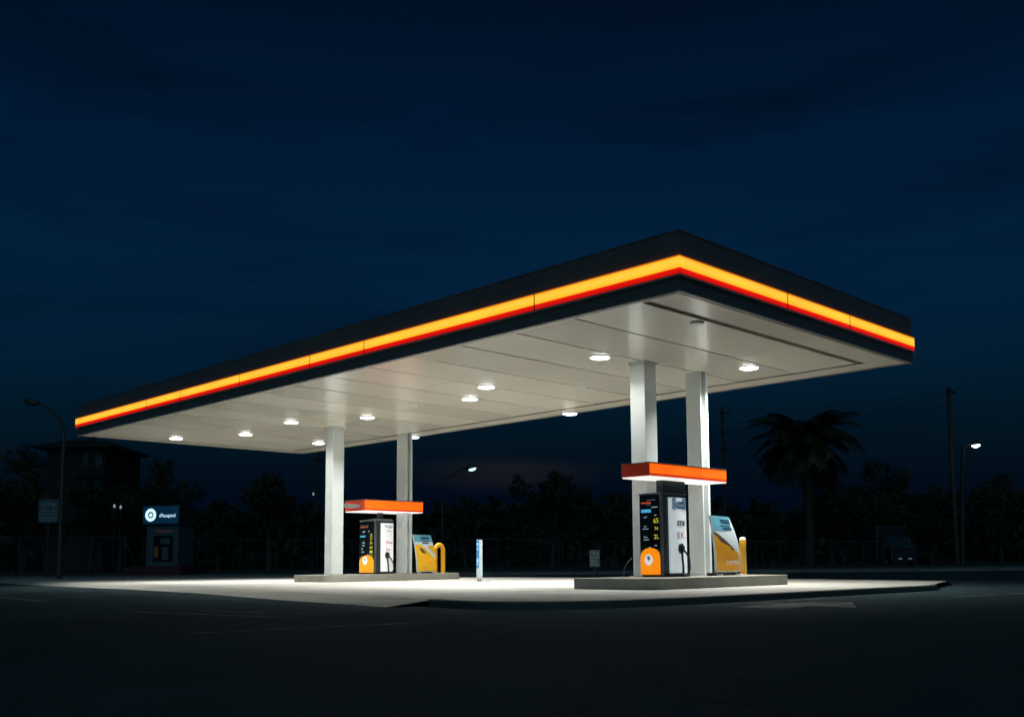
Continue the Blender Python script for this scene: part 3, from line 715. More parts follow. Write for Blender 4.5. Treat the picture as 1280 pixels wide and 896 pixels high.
# ------------------------------------------------------------------ bollards, totem, hose
b = MB(); bx, by = -3.1, 6.34
b.lathe([(0, ISL-.003), (.072, ISL-.003), (.072, .985), (.06, 1.03), (.03, 1.045), (0, 1.047)], bx, by, 20); 
r = empty('bollard', (bx, by, ISL), 'straight yellow post bollard at the end of the nearer island', 'bollard')
b.build('post', 'yellow', r)
b = MB(); b.lathe([(.0735, .982), (.0735, .99), (.062, 1.034), (.03, 1.0485), (0, 1.0505)], bx, by, 20); b.build('cap', 'cap', r)
b = MB(); b.lathe([(.12, ISL-.002), (.12, ISL+.012), (.073, ISL+.014)], bx, by, 20); b.build('flange', 'steel', r)
r = empty('hoop_bollard', (-16.75, 9.1, ISL), 'yellow hoop bollard bent over at the end of the farther island', 'bollard')
hp = [( -16.75, 9.165, ISL-.003), (-16.75, 9.165, .98)]
hp += [(-16.75-.10*(i/10), 9.165-.13+.13*math.cos(PI*i/10), .98+.17*math.sin(PI*i/10)) for i in range(1, 10)]
hp += [(-16.85, 8.905, .98), (-16.85, 8.905, ISL-.003)]
b = MB(); b.tube(hp, .075, 14); b.build('hoop', 'yellow', r)
b = MB(); b.lathe([(.12, ISL-.002), (.12, ISL+.012), (.073, ISL+.014)], -16.75, 9.165, 18); b.build('flange', 'steel', r)
tx, ty = -11.98, 6.5
r = empty('totem', (tx, ty, 0), 'slim blue and white service totem standing alone between the two islands', 'totem')
b = MB(); b.box(tx-.062, tx+.062, ty-.05, ty+.07, .09, 1.19); b.build('body', 'totem_paint', r, .006)
b = MB(); b.box(tx-.055, tx+.055, ty-.056, ty-.048, .40, 1.17); bo = b.build('front_panel', 'blue_ink', r)
for z_, rr in ((1.06, .035), (.93, .03), (.60, .05), (.50, .03)):
    b = MB(); b.prism(ellipse(tx, z_, rr, rr*1.2, 12), 0, .004, lambda u, v, h: (u, ty-.056-h, v)); b.build('symbol', 'pale_blue', bo)
b = MB(); b.box(tx-.045, tx+.045, ty-.04, ty+.05, .0, .092); b.build('stem', 'steel', r)
b = MB(); b.lathe([(0, -.002), (.38, -.002), (.37, .012), (0, .014)], tx, ty, 24); b.build('base_plate', 'steel', r)
b = MB(); b.tube(smooth([(-4.275, 3.97, .62), (-4.33, 3.93, .58), (-4.40, 3.86, .45), (-4.43, 3.82, .30), (-4.42, 3.80, -.0)]), .009, 8)
tag(b.build('air_hose', 'pole'), 'thin grey hose hanging from the foot of the nearer white column', 'hose')

# ------------------------------------------------------------------ background furniture
def orient(px, d, turn=0):
    """basis at a background spot: right vector, towards-camera vector"""
    a = YAW+turn
    return Vector((math.cos(a), math.sin(a), 0)), Vector((math.sin(a), -math.cos(a), 0))
class OB(MB):
    """mesh builder in a local frame: u right, v towards camera, z up from the ground"""
    def __init__(s, org, turn=0): super().__init__(); s.o = Vector(org); s.r, s.t = orient(0, 0, turn)
    def w(s, u, v, z): p = s.o + s.r*u + s.t*v; return (p.x, p.y, s.o.z+z)
    def lbox(s, u0, u1, v0, v1, z0, z1, mi=0):
        s.add([s.w(u0,v1,z0), s.w(u1,v1,z0), s.w(u1,v0,z0), s.w(u0,v0,z0), s.w(u0,v1,z1), s.w(u1,v1,z1), s.w(u1,v0,z1), s.w(u0,v0,z1)],
              [(0,3,2,1),(4,5,6,7),(0,1,5,4),(1,2,6,5),(2,3,7,6),(3,0,4,7)], mi)
    def lprism(s, pts, v0, v1, mi=0): s.prism(pts, v0, v1, lambda u, z, h: s.w(u, h, z), mi)

# cash kiosk
D = 58; p0 = gnd(209, D); S = FPX/D
def zz(px, y, d): return at(px, y, d).z
zt, zh, zb = zz(209, 632, D), zz(209, 656, D), zz(209, 707, D)
TURN = -.22
r = empty('cash_kiosk', p0, 'dark cash machine kiosk with glowing white ring logo on its blue header', 'kiosk')
zs = lambda z: z-ROAD
b = OB(p0, TURN); b.lbox(-1.9, 1.7, -1.5, 1.3, 0, zs(zb)-.004); b.build('plinth', 'kerb_paint', r, .03)
b = OB(p0, TURN); b.lbox(-1.02, 1.02, -1.0, .55, zs(zb)-.004, zs(zh)); b.build('body', 'kiosk', r, .02)
b = OB(p0, TURN); b.lbox(-1.18, 1.20, -1.05, .78, zs(zh), zs(zt)); b.build('header_box', 'dark_cab', r, .02)
b = OB(p0, TURN); b.lbox(-1.1, 1.15, .775, .80, zs(zh)+.06, zs(zt)-.06); hd = b.build('header', [L_HEAD], r)
hm = (zs(zh)+zs(zt))/2
b = OB(p0, TURN); ring = []
vs = []
for rad in (.185, .37):
    for i in range(32): vs.append(b.w(-.62+rad*math.cos(2*PI*i/32)*.95, .81, hm+rad*math.sin(2*PI*i/32)))
b.add(vs, [(i, (i+1) % 32, 32+(i+1) % 32, 32+i) for i in range(32)]); b.build('logo_ring', [L_LOGO], hd)
b = OB(p0, TURN); b.lprism([(-.62+.11*u, hm+.11*v) for u, v in ((0, 1.15), (.5, .7), (1, .5), (.95, -.3), (.5, -.95), (0, -1.1), (-.5, -.9), (-1, -.3), (-.95, .4), (-.5, .6))], .802, .812); b.build('logo_shield', [L_LOGO], hd)
rr_, tt_ = orient(0, 0, TURN)
text('header_lettering', 'sPheuaporal', .3, b.w(.46, .815, hm-.05), rr_, (0, 0, 1), L_LOGO, hd, 1.02)
zl = zs(zz(209, 663.5, D)); text('front_lettering', 'Akoursnoner', .26, b.w(.12, .56, zl), rr_, (0, 0, 1), L_KTXT, r, 1.05)
b = OB(p0, TURN); b.lbox(-.55, .72, .545, .565, zs(zb)+.25, zl-.28); so_ = b.build('machine_front', 'screen', r, .005)
b = OB(p0, TURN); b.lbox(-.1, .5, .566, .58, zl-.75, zl-.42); b.build('screen', [L_KSCR], so_)
b = OB(p0, TURN); b.lbox(.02, .42, .566, .60, zs(zb)+.35, zl-.95); b.build('keypad', [L_KSCR], so_)
b = OB(p0, TURN); b.lbox(-.45, -.22, .566, .62, zs(zb)+.5, zl-.9); b.build('card_slot', [L_KORG], so_)

# street lamps
def street_lamp(pts, d, rads, head, lens, label, on):
    """pts: (px, y) centreline from the ground up to the head"""
    base = gnd(pts[0][0], d)
    r = empty('street_lamp', base, label, 'street lamp', 'street lamps behind the forecourt')
    P_ = [base] + [at(x, y, d) for x, y in pts[1:]]
    b = MB(); b.tube(smooth(P_, 5), rads, 10) if not isinstance(rads, tuple) else b.tube(smooth(P_, 5), [rads[0]+(rads[1]-rads[0])*i/(5*(len(P_)-1)) for i in range(5*(len(P_)-1)+1)], 10)
    b.build('pole', 'pole', r)
    h0, h1 = at(*head[0], d), at(*head[1], d)
    ax = (h1-h0).normalized(); Lh = (h1-h0).length
    b = MB(); b.tube([h0, h0+ax*Lh*.3, h0+ax*Lh*.7, h1], [.07, .16, .17, .06], 12); ho = b.build('lamp_head', 'pole', r)
    if lens:
        c = h0+ax*Lh*.55; side = ax.cross(Vector((0, 0, 1))).normalized(); dn = side.cross(ax).normalized()
        if dn.z > 0: dn = -dn
        lr = lens
        b = MB(); vs = []
        for a in range(7):
            th = PI/2*a/6
            for i in range(16):
                ph = 2*PI*i/16
                vs.append(c + ax*lr*1.5*math.cos(ph)*math.cos(th) + side*lr*math.sin(ph)*math.cos(th) + dn*(.10+lr*.9*math.sin(th)))
        b.add(vs, [(a*16+i, a*16+(i+1) % 16, (a+1)*16+(i+1) % 16, (a+1)*16+i) for a in range(6) for i in range(16)], 0, True)
        b.build('lens', [on], ho)
street_lamp([(74, 715), (76, 640), (79, 560), (79, 540), (74, 524), (62, 511), (47, 504)], 45, (.11, .055), ((48, 504.5), (31, 501)), None, 'unlit street lamp with a curved arm, left of the canopy end', None)
street_lamp([(553, 715), (553, 660), (553, 612), (555, 602), (563, 594), (576, 587), (584, 585)], 62, (.10, .05), ((582, 585.5), (596, 582)), .17, 'small lit street lamp on a curved arm, seen between the two islands', L_STREET2)
street_lamp([(1203, 710), (1203, 640), (1203, 580), (1204, 565), (1207, 558), (1212, 555)], 72, (.16, .07), ((1213, 555), (1225, 554)), .2, 'bright white street lamp at the right edge beside the tall utility pole', L_STREET)

# notice signs
def notice(px, y0, y1, w0, w1, d, label, bot, lines, post_m='pole'):
    org = gnd(px, d); r = empty('notice_sign', org, label, 'sign')
    S = FPX/d; a, b_ = zz(px, y1, d)-ROAD, zz(px, y0, d)-ROAD
    hw = (w1-w0)/2/S
    b = OB(org, .0); b.lbox(-hw, hw, .03, .05, a, b_); pl = b.build('panel', 'kiosk', r, .008)
    b = OB(org, .0); b.tube([b.w(0, 0, 0), b.w(0, 0, b_-.05)], .035, 8); b.build('post', post_m, r)
    rr_, _ = orient(0, 0, 0)
    for s_, f_, sz, wd in lines:
        text('sign_lettering', s_, sz, b.w(0, .053, a+(b_-a)*f_), rr_, (0, 0, 1), 'grey_ink', pl, wd*2*hw)
    return r
notice(58.5, 624, 653, 46, 71, 48, 'dark notice board with rows of small text, left of the unlit street lamp', 705,
       [('el1FFe', .78, .26, .7), ('aloin ersuma', .52, .13, .75), ('uoesnolu iorenas', .36, .12, .9), ('ionse roalenui', .22, .12, .9), ('NOI RTIS', .09, .15, .75)])
q0 = None
notice(743.5, 687, 708.5, 737, 750, 37, 'small grey notice plate on a short post, left of the nearer island', 720,
       [('TJ', .80, .12, .7), ('EFTE', .55, .10, .8), ('BJEIL', .35, .10, .85), ('LE EL', .16, .10, .8)])

# chain link fences
def fence(px0, px1, d, y_top, posts, label, brace=None):
    o0, o1 = gnd(px0, d), gnd(px1, d)
    r = empty('chain_link_fence', (o0+o1)/2, label, 'fence', 'chain link fences behind the forecourt')
    ht = lambda px: at(px, y_top, d).z
    b = MB(); b.tube([Vector((o0.x, o0.y, ht(px0))), Vector((o1.x, o1.y, ht(px1)))], .03, 6); b.build('top_rail', 'pole', r)
    for px in posts:
        g_ = gnd(px, d-.05); b = MB(); b.tube([g_, Vector((g_.x, g_.y, ht(px)+.06))], .04, 8); b.build('post', 'pole', r)
    b = MB(); Ln = (o1-o0).length; ux = (o1-o0)/Ln; H0 = ht(px0)-ROAD; H1 = ht(px1)-ROAD
    st = .22; n = int(Ln/st); wr = .0035
    for k_ in range(-int(2.6/st), n+1):
        for sg in (1, -1):
            u0, u1 = k_*st, k_*st+H0
            if sg < 0: u0, u1 = u1, u0
            a_, z_a, c_, z_c = u0, ROAD, u1, ROAD+(H0+H1)/2-.02
            # clip to fence
            def clip(u, z, ub, zb):
                if u < 0: z = z+(0-u)*(zb-z)/(ub-u); u = 0
                if u > Ln: z = z+(Ln-u)*(zb-z)/(ub-u); u = Ln
                return u, z
            if max(a_, c_) <= 0 or min(a_, c_) >= Ln: continue
            ua, za = clip(a_, z_a, c_, z_c); uc, zc = clip(c_, z_c, a_, z_a)
            A = o0+ux*ua; Cc = o0+ux*uc
            b.quad((A.x-ux.x*wr, A.y-ux.y*wr, za), (A.x+ux.x*wr, A.y+ux.y*wr, za), (Cc.x+ux.x*wr, Cc.y+ux.y*wr, zc), (Cc.x-ux.x*wr, Cc.y-ux.y*wr, zc))
    b.build('wire_mesh', 'chain', r)
    if brace:
        g_ = gnd(brace[1], d-.06); t_ = at(brace[0], y_top+2, d-.06); b = MB(); b.tube([t_, Vector((g_.x, g_.y, ROAD+.02))], .03, 6); b.build('brace', 'pole', r)
fence(-60, 156, 56, 671, [-20, 24, 71, 114, 156], 'chain link fence at the far left, behind the notice board', (155, 176))
fence(178, 700, 64, 674, [178, 258, 300, 345, 396, 440, 480, 530, 575, 623, 674, 699], 'long chain link fence behind the cash kiosk and the farther island')
fence(702, 1106, 66, 676, [703, 724, 770, 815, 860, 905, 945, 976, 1014, 1053, 1080, 1105], 'chain link fence behind the nearer island and the palm')

# utility poles and wires
def upole(px, y_top, d, rad, arms, label):
    o = gnd(px, d); t = at(px, y_top, d); r = empty('utility_pole', o, label, 'utility pole', 'timber utility poles')
    b = MB(); b.tube([o, Vector((o.x, o.y, (o.z+t.z)/2)), Vector((o.x, o.y, t.z))], [rad, rad*.85, rad*.7], 10); b.build('shaft', 'wood', r)
    for y, hw in arms:
        z = at(px, y, d).z-ROAD; b = OB(o, 1.0); b.lbox(-hw, hw, rad*.7, rad*.7+.12, z-.06, z+.06); a_ = b.build('crossarm', 'wood', r)
        for u in (-hw+.08, 0, hw-.08):
            c = b.w(u, rad*.7+.06, 0); b2 = MB(); b2.lathe([(.05, o.z+z+.06), (.07, o.z+z+.1), (.04, o.z+z+.16), (.06, o.z+z+.2), (0, o.z+z+.22)], c[0], c[1], 8); b2.build('insulator', 'dark_cab', a_)
upole(1196.5, 484, 75, .2, [(489, 1.0)], 'tall timber utility pole beside the bright street lamp at the right')
upole(908, 508, 96, .2, [(516, 1.2), (540, 1.2), (562, 1.0)], 'faint utility pole with three crossarms, right of the nearer island')
upole(396, 566, 110, .17, [(574, .9)], 'distant thin utility pole seen left of the leftmost white column')
def wire(p0, p1, sag, label):
    b = MB(); b.tube([p0+(p1-p0)*t-Vector((0, 0, sag*4*t*(1-t))) for t in [i/16 for i in range(17)]], .018, 5)
    tag(b.build('power_line', 'rubber'), label, 'power line', 'overhead power lines')
for y0, y1, lab in ((486, 513, 'topmost overhead wire between the two right utility poles'), (491, 538, 'middle overhead wire between the two right utility poles'), (502, 560, 'lowest overhead wire between the two right utility poles')):
    wire(at(1196.5, y0, 75), at(908, y1, 96), .5, lab)
for y0, y1, lab in ((486, 462, 'upper overhead wire leaving the right utility pole to the picture edge'), (502, 486, 'lower overhead wire leaving the right utility pole to the picture edge')):
    wire(at(1196.5, y0, 75), at(1420, y1, 62), .3, lab)
for y0, y1, lab in ((514, 568, 'upper overhead wire passing behind the canopy to the distant thin pole'), (540, 575, 'lower overhead wire passing behind the canopy to the distant thin pole')):
    wire(at(908, y0, 96), at(396, y1, 110), .6, lab)

# far lamps
def far_lamp(px, y, d, label):
    o = gnd(px, d); t = at(px, y, d); r = empty('far_lamp', o, label, 'lamp')
    b = MB(); b.tube([o, Vector((o.x, o.y, t.z))], .025, 6); b.build('pole', 'dark_cab', r)
    b = MB(); b.lathe([(0, t.z-.12), (.05, t.z-.1), (.065, t.z), (.05, t.z+.08), (0, t.z+.1)], o.x, o.y, 10); b.build('globe', [L_FAR], r)
far_lamp(140.5, 632, 60, 'tiny dim light low in the dark, left one of the pair by the kiosk')
far_lamp(148.5, 633.5, 60, 'tiny dim light low in the dark, right one of the pair by the kiosk')
far_lamp(390.5, 617, 70, 'tiny distant light just left of the leftmost white column')

# parked van behind the fence
D = 72; o = gnd(1127, D); S = FPX/D; TV = .18
r = empty('parked_van', o, 'dark box van parked behind the fence, its two front lamps faintly visible', 'van')
b = OB(o, TV); b.lbox(-1.15, 1.15, -5.2, -1.35, .55, 3.05); b.build('cargo_box', 'van', r, .05)
b = OB(o, TV)
pr = [(-1.35, .45), (.32, .45), (.42, .62), (.40, 1.15), (.22, 1.32), (-.45, 2.2), (-1.35, 2.3)]
nn = len(pr); vs = [b.w(u, v, z) for u in (-1.0, 1.0) for v, z in pr]
b.add(vs, [tuple(range(nn)), tuple(range(nn, 2*nn))[::-1]] + [(i, i+nn, (i+1) % nn+nn, (i+1) % nn) for i in range(nn)])
cb = b.build('cab', 'van', r, .05)
b = OB(o, TV); b.add([b.w(-.88, .19, 1.40), b.w(.88, .19, 1.40), b.w(.82, -.42, 2.18), b.w(-.82, -.42, 2.18), b.w(-.88, .15, 1.38), b.w(.88, .15, 1.38), b.w(.82, -.46, 2.16), b.w(-.82, -.46, 2.16)], [(0,1,2,3),(7,6,5,4),(0,4,5,1),(1,5,6,2),(2,6,7,3),(3,7,4,0)]); b.build('windscreen', 'glass', cb)
b = OB(o, TV); b.lbox(-1.02, 1.02, .36, .50, .42, .66); b.build('bumper', 'dark_cab', cb, .02)
b = OB(o, TV); b.lbox(-.55, .55, .405, .43, .75, 1.0); b.build('grille', 'dark_cab', cb)
for u in (-.38, .38):
    b = OB(o, TV); b.lbox(u-.14, u+.14, .5, .52, .60, .68); b.build('headlight', [L_VAN], r)
for u in (-1.22, 1.02):
    b = OB(o, TV); b.lbox(u, u+.2, -.15, -.08, 1.35, 1.75); b.build('mirror', 'dark_cab', r, .02)
for u in (-1.0, .78):
    for v in (-.35, -4.2):
        b = OB(o, TV); b.tube([b.w(u, v, .38), b.w(u+.22, v, .38)], .38, 18); w_ = b.build('wheel', 'tyre', r)
        b = OB(o, TV); b.tube([b.w(u-.01, v, .38), b.w(u+.23, v, .38)], .2, 14); b.build('rim', 'steel', w_)

# dark house at the far left
D = 92; o = gnd(88, D); S = FPX/D
H_e = zz(88, 557, D)-ROAD; H_r = zz(88, 544, D)-ROAD; hw = 44/S
r = empty('house', o, 'dark unlit two storey house with overhanging roof behind the left street lamp', 'house')
b = OB(o); b.lbox(-hw+.7, hw-.4, -8, 0, 0, H_e-.02); wl = b.build('wall', 'dark_wall', r)
b = OB(o); e = .0
v8 = [b.w(-hw-.5, .9, H_e), b.w(hw+.3, .9, H_e), b.w(hw+.3, -8.6, H_e), b.w(-hw-.5, -8.6, H_e), b.w(-hw*.35, -3, H_r), b.w(hw*.55, -3, H_r-.2)]
v8 += [b.w(-hw-.5, .9, H_e-.22), b.w(hw+.3, .9, H_e-.22), b.w(hw+.3, -8.6, H_e-.22), b.w(-hw-.5, -8.6, H_e-.22)]
b.add(v8, [(0,1,5,4),(1,2,5),(2,3,4,5),(3,0,4),(6,7,1,0),(7,8,2,1),(8,9,3,2),(9,6,0,3),(9,8,7,6)]); rf = b.build('roof', 'dark_roof', r)
b = OB(o); b.lbox(-.2, .35, -3.6, -3.0, H_r-.5, H_r+.5); b.build('chimney', 'dark_wall', rf)
for u0, u1 in ((hw*.22, hw*.42), (hw*.58, hw*.80)):
    for z0_, z1_ in ((H_e-2.3, H_e-.7), (H_e-4.3, H_e-3.1)):
        b = OB(o); b.lbox(u0, u1, -.02, .05, z0_, z1_); wf = b.build('window', 'dark_roof', r)
        b = OB(o); b.lbox(u0+.07, u1-.07, .052, .06, z0_+.07, z1_-.07); b.build('pane', 'glass', wf)
        b = OB(o); b.lbox((u0+u1)/2-.03, (u0+u1)/2+.03, .062, .075, z0_+.07, z1_-.07); b.build('mullion', 'dark_roof', wf)
b = OB(o); b.lbox(hw*.1, hw-.3, .0, .95, H_e-3.0, H_e-2.85)
for i in range(12): b.lbox(hw*.1+i*(hw*.9-.35)/11, hw*.1+i*(hw*.9-.35)/11+.05, .88, .93, H_e-2.85, H_e-2.0)
b.lbox(hw*.1, hw-.3, .86, .95, H_e-2.0, H_e-1.92); b.build('balcony', 'dark_wall', r)

# ------------------------------------------------------------------ trees
def leafquad(mb, c, s, rng):
    a = Vector((rng.gauss(0, 1), rng.gauss(0, 1), rng.gauss(0, 1))).normalized()
    t = a.orthogonal().normalized(); w = a.cross(t)
    an = rng.uniform(0, PI); t, w = t*math.cos(an)+w*math.sin(an), w*math.cos(an)-t*math.sin(an)
    l, k_ = s*rng.uniform(.7, 1.4), s*rng.uniform(.3, .55)
    mb.add([c-t*l*.5, c-w*k_*.5+t*l*.05, c+t*l*.5, c+w*k_*.5+t*l*.05], [(0, 1, 2, 3)])
def tree(px, w_px, y_top, y_crown, d, label, seed, m='leaf', n=4200, group='trees behind the forecourt'):
    rng = random.Random(seed); S = FPX/d
    o = gnd(px, d); Ht = zz(px, y_top, d)-ROAD; hc = zz(px, y_crown, d)-ROAD; hw = w_px/2/S
    r = empty('tree', o, label, 'tree', group)
    fork = max(hc, Ht*.22)
    tr_ = MB()
    lean = Vector((rng.uniform(-.3, .3), rng.uniform(-.3, .3), 0))
    tr_.tube([o, o+Vector((0, 0, fork*.5))+lean*.4, o+Vector((0, 0, fork))+lean], [.05*Ht*.55+.06, .04*Ht*.5+.04, .035*Ht*.5+.03], 9)
    blobs = []
    nb_ = rng.randint(9, 13); ch = Ht-hc
    for i in range(nb_):
        a = 2*PI*i/nb_+rng.uniform(-.4, .4); rad = hw*rng.uniform(.25, .8); zf = rng.uniform(.22, .85)
        rad *= math.sqrt(max(.1, 1-(2*zf-1)**2*.9))
        br = min(hw, ch*.5)*rng.uniform(.30, .5)
        blobs.append((o+Vector((math.cos(a)*rad, math.sin(a)*rad, hc+ch*zf-br*.3)), br))
    blobs.append((o+Vector((rng.uniform(-.2, .2)*hw, 0, hc+ch*.86)), ch*.15+.2))
    blobs.append((o+Vector((0, 0, hc+ch*.5)), min(hw, ch*.5)*.62))
    top = o+Vector((0, 0, fork))+lean
    for c, br in blobs:
        mid = (top+c)/2+Vector((0, 0, -.15*(c-top).length)); tr_.tube([top, mid, c], [.10*Ht/9+.02, .06*Ht/9+.015, .02], 6)
    tr_.build('trunk', 'bark', r)
    cr_ = MB(); per = n//len(blobs)
    zmax = o.z+Ht
    for c, br in blobs:
        sub = [(c+Vector((rng.gauss(0, 1), rng.gauss(0, 1), rng.gauss(0, .8))).normalized()*br*rng.uniform(.4, 1.0), br*rng.uniform(.22, .42)) for _ in range(16)]
        for i in range(per):
            sc_, sr = rng.choice(sub) if rng.random() < .72 else (c, br*.85)
            v = Vector((rng.gauss(0, 1), rng.gauss(0, 1), rng.gauss(0, 1))).normalized()*sr*rng.random()**.45
            p = sc_+v
            if p.z > zmax: p.z = zmax-rng.random()*.3
            leafquad(cr_, p, .30*d/80*rng.uniform(.7, 1.3), rng)
    cr_.build('crown', m, r)
TR = [(112, 74, 602, 690, 80, 'low dark tree standing in front of the dark house', 17, 'leaf', 3800),
      (28, 128, 556, 690, 70, 'wide dark tree at the far left edge, below the unlit street lamp', 1, 'leaf2', 6500),
      (-45, 110, 575, 690, 66, 'dark tree cut off by the left edge of the photo', 12, 'leaf', 4000),
      (198, 92, 574, 668, 84, 'round dark tree directly above the cash kiosk', 2, 'leaf', 5500),
      (150, 60, 604, 675, 88, 'low dark tree between the house and the tree over the kiosk', 13, 'leaf', 3500),
      (336, 82, 590, 670, 82, 'ragged dark tree left of the leftmost white column', 3, 'leaf2', 4800),
      (272, 74, 628, 690, 86, 'low dark tree in the gap right of the kiosk tree', 14, 'leaf', 3500),
      (583, 44, 621, 685, 88, 'small dark tree under the small lit street lamp', 4, 'leaf', 2800),
      (470, 90, 636, 690, 92, 'low dark tree seen between the columns of the farther island', 15, 'leaf', 3000),
      (690, 120, 588, 680, 80, 'largest round dark tree, between the totem and the nearer island', 5, 'leaf', 7000),
      (765, 70, 614, 685, 84, 'lower dark tree just left of the nearer white column', 6, 'leaf2', 3500),
      (955, 70, 628, 690, 90, 'low dark tree left of the palm trunk', 7, 'leaf', 3000),
      (1100, 130, 574, 680, 82, 'broad dark tree right of the palm', 8, 'leaf', 7000),
      (1040, 70, 590, 685, 92, 'dark tree behind the palm trunk', 16, 'leaf2', 3500),
      (1166, 60, 606, 690, 88, 'low dark tree just left of the tall utility pole', 9, 'leaf2', 3000),
      (1252, 96, 592, 680, 78, 'dark tree right of the bright street lamp', 10, 'leaf', 5200),
      (1340, 110, 585, 680, 80, 'dark tree cut off by the right edge of the photo', 11, 'leaf', 4000)]
for t in TR: tree(*t)

# palm
D = 74; o = gnd(1012, D); S = FPX/D; rng = random.Random(5)
r = empty('palm_tree', o, 'tall palm silhouette with ragged drooping crown right of the canopy', 'palm tree')
top = Vector((o.x, o.y, zz(1012, 547, D)))
b = MB(); b.tube([o, o+Vector((.1, 0, 3)), top-Vector((0, 0, 1.2)), top], [.36, .29, .3, .42], 12); b.build('trunk', 'bark', r)
fr = MB()
for i in range(66):
    az = 2*PI*i/66*3.0+rng.uniform(-.2, .2); el = rng.uniform(-.75, 1.0); Lf = rng.uniform(3.6, 4.9)*(1 if el < .9 else .85)
    h = Vector((math.cos(az), math.sin(az), 0)); pts = []
    for j in range(9):
        t = j/8; ang = el-t*t*rng.uniform(.9, 1.2)
        pts.append((pts[-1] if pts else top) + (h*math.cos(ang)+Vector((0, 0, math.sin(ang))))*(Lf/8 if pts else .05))
    fr.tube(pts, [.045-.004*j for j in range(9)], 5, cap=False)
    sd = h.cross(Vector((0, 0, 1)))
    for j in range(2, 9):
        for q_ in range(4):
            p = pts[j-1]+(pts[j]-pts[j-1])*(q_/4); dr = (pts[j]-pts[j-1]).normalized()
            ll = 1.25*math.sin(PI*min(1, .25+.75*(j+q_/4-2)/7.5)*.9+.2)+.15
            for s_ in (-1, 1):
                tip = p+(sd*s_*.8+dr*.7+Vector((0, 0, -.35)))*ll*rng.uniform(.75, 1.1)
                fr.add([p-dr*.07, p+dr*.09, tip], [(0, 1, 2)])
fr.build('crown', 'palm_leaf', r)

# far wood: one dark mass of foliage
hd_ = MB(); rng = random.Random(21)
prof = [(-120, 610), (0, 600), (60, 618), (130, 628), (250, 640), (300, 632), (400, 640), (470, 634), (560, 640), (640, 628), (760, 630), (860, 640), (920, 632), (990, 640), (1060, 622), (1160, 618), (1210, 622), (1300, 610), (1420, 600)]
def ph(px):
    for (a, ya), (b_, yb) in zip(prof, prof[1:]):
        if a <= px <= b_: return ya+(yb-ya)*(px-a)/(b_-a)
    return 640
for i in range(26000):
    px = rng.uniform(-120, 1420); d = rng.uniform(108, 122)
    yt = ph(px)+7*math.sin(px*.11)+5*math.sin(px*.27+1)+3*math.sin(px*.63)
    zt_ = at(px, yt, d).z
    p = gnd(px, d); p.z = ROAD + (zt_-ROAD)*rng.random()**1.15
    leafquad(hd_, p, 1.5, rng)
tag(hd_.build('far_wood', 'hedge'), 'dark mass of far trees along the horizon', 'trees', kind='stuff')

# ------------------------------------------------------------------ sky
w = bpy.data.worlds.new('World'); scene.world = w; w.use_nodes = True
nt = w.node_tree; bg = nt.nodes['Background']
sky = nd(nt, 'ShaderNodeTexSky'); sky.sky_type = 'NISHITA'; sky.sun_disc = False
SUN_EL, SUN_AZ = math.radians(-2.0), math.radians(136)   # the last twilight, behind the camera
sky.sun_elevation = SUN_EL; sky.sun_rotation = SUN_AZ; sky.ozone_density = 4.0; sky.air_density = 1.0; sky.dust_density = .5
tc = nd(nt, 'ShaderNodeTexCoord')
mp = nd(nt, 'ShaderNodeMapping'); mp.inputs['Scale'].default_value = (1.2, 1.2, 9)
nt.links.new(tc.outputs['Generated'], mp.inputs[0])
cl = nd(nt, 'ShaderNodeTexNoise', Scale=2.2, Detail=7, Roughness=.6); nt.links.new(mp.outputs[0], cl.inputs[0])
cr_ = nd(nt, 'ShaderNodeMapRange'); nt.links.new(cl.outputs['Fac'], cr_.inputs[0])
cr_.inputs[1].default_value = .48; cr_.inputs[2].default_value = .75; cr_.inputs[3].default_value = 1.04; cr_.inputs[4].default_value = .5
tint = nd(nt, 'ShaderNodeMix'); tint.data_type = 'RGBA'; tint.blend_type = 'MULTIPLY'; tint.inputs[0].default_value = 1
nt.links.new(sky.outputs[0], tint.inputs[6]); tint.inputs[7].default_value = (.06, 1.64, 1.42, 1)
sc_ = nd(nt, 'ShaderNodeVectorMath', operation='SCALE'); nt.links.new(tint.outputs[2], sc_.inputs[0]); nt.links.new(cr_.outputs[0], sc_.inputs['Scale'])
ad = nd(nt, 'ShaderNodeVectorMath', operation='ADD'); nt.links.new(sc_.outputs[0], ad.inputs[0]); ad.inputs[1].default_value = (.003, .030, .100)   # faint night airglow
sx3 = nd(nt, 'ShaderNodeSeparateXYZ'); nt.links.new(tc.outputs['Generated'], sx3.inputs[0])
dk = nd(nt, 'ShaderNodeMapRange'); dk.interpolation_type = 'SMOOTHSTEP'; nt.links.new(sx3.outputs[2], dk.inputs[0])   # night closes in overhead
dk.inputs[1].default_value = .20; dk.inputs[2].default_value = .64; dk.inputs[3].default_value = .97; dk.inputs[4].default_value = .22
lowd = nd(nt, 'ShaderNodeMapRange'); lowd.interpolation_type = 'SMOOTHSTEP'; nt.links.new(sx3.outputs[2], lowd.inputs[0])   # thick dark air over the horizon
lowd.inputs[1].default_value = .02; lowd.inputs[2].default_value = .27; lowd.inputs[3].default_value = .62; lowd.inputs[4].default_value = 1
dk2 = nd(nt, 'ShaderNodeMath', operation='MULTIPLY'); nt.links.new(dk.outputs[0], dk2.inputs[0]); nt.links.new(lowd.outputs[0], dk2.inputs[1])
sc2 = nd(nt, 'ShaderNodeVectorMath', operation='SCALE'); nt.links.new(ad.outputs[0], sc2.inputs[0]); nt.links.new(dk2.outputs[0], sc2.inputs['Scale'])
gd = (at(630, 592, 100)-CAM).normalized()          # a last dull red streak of cloud low over the trees
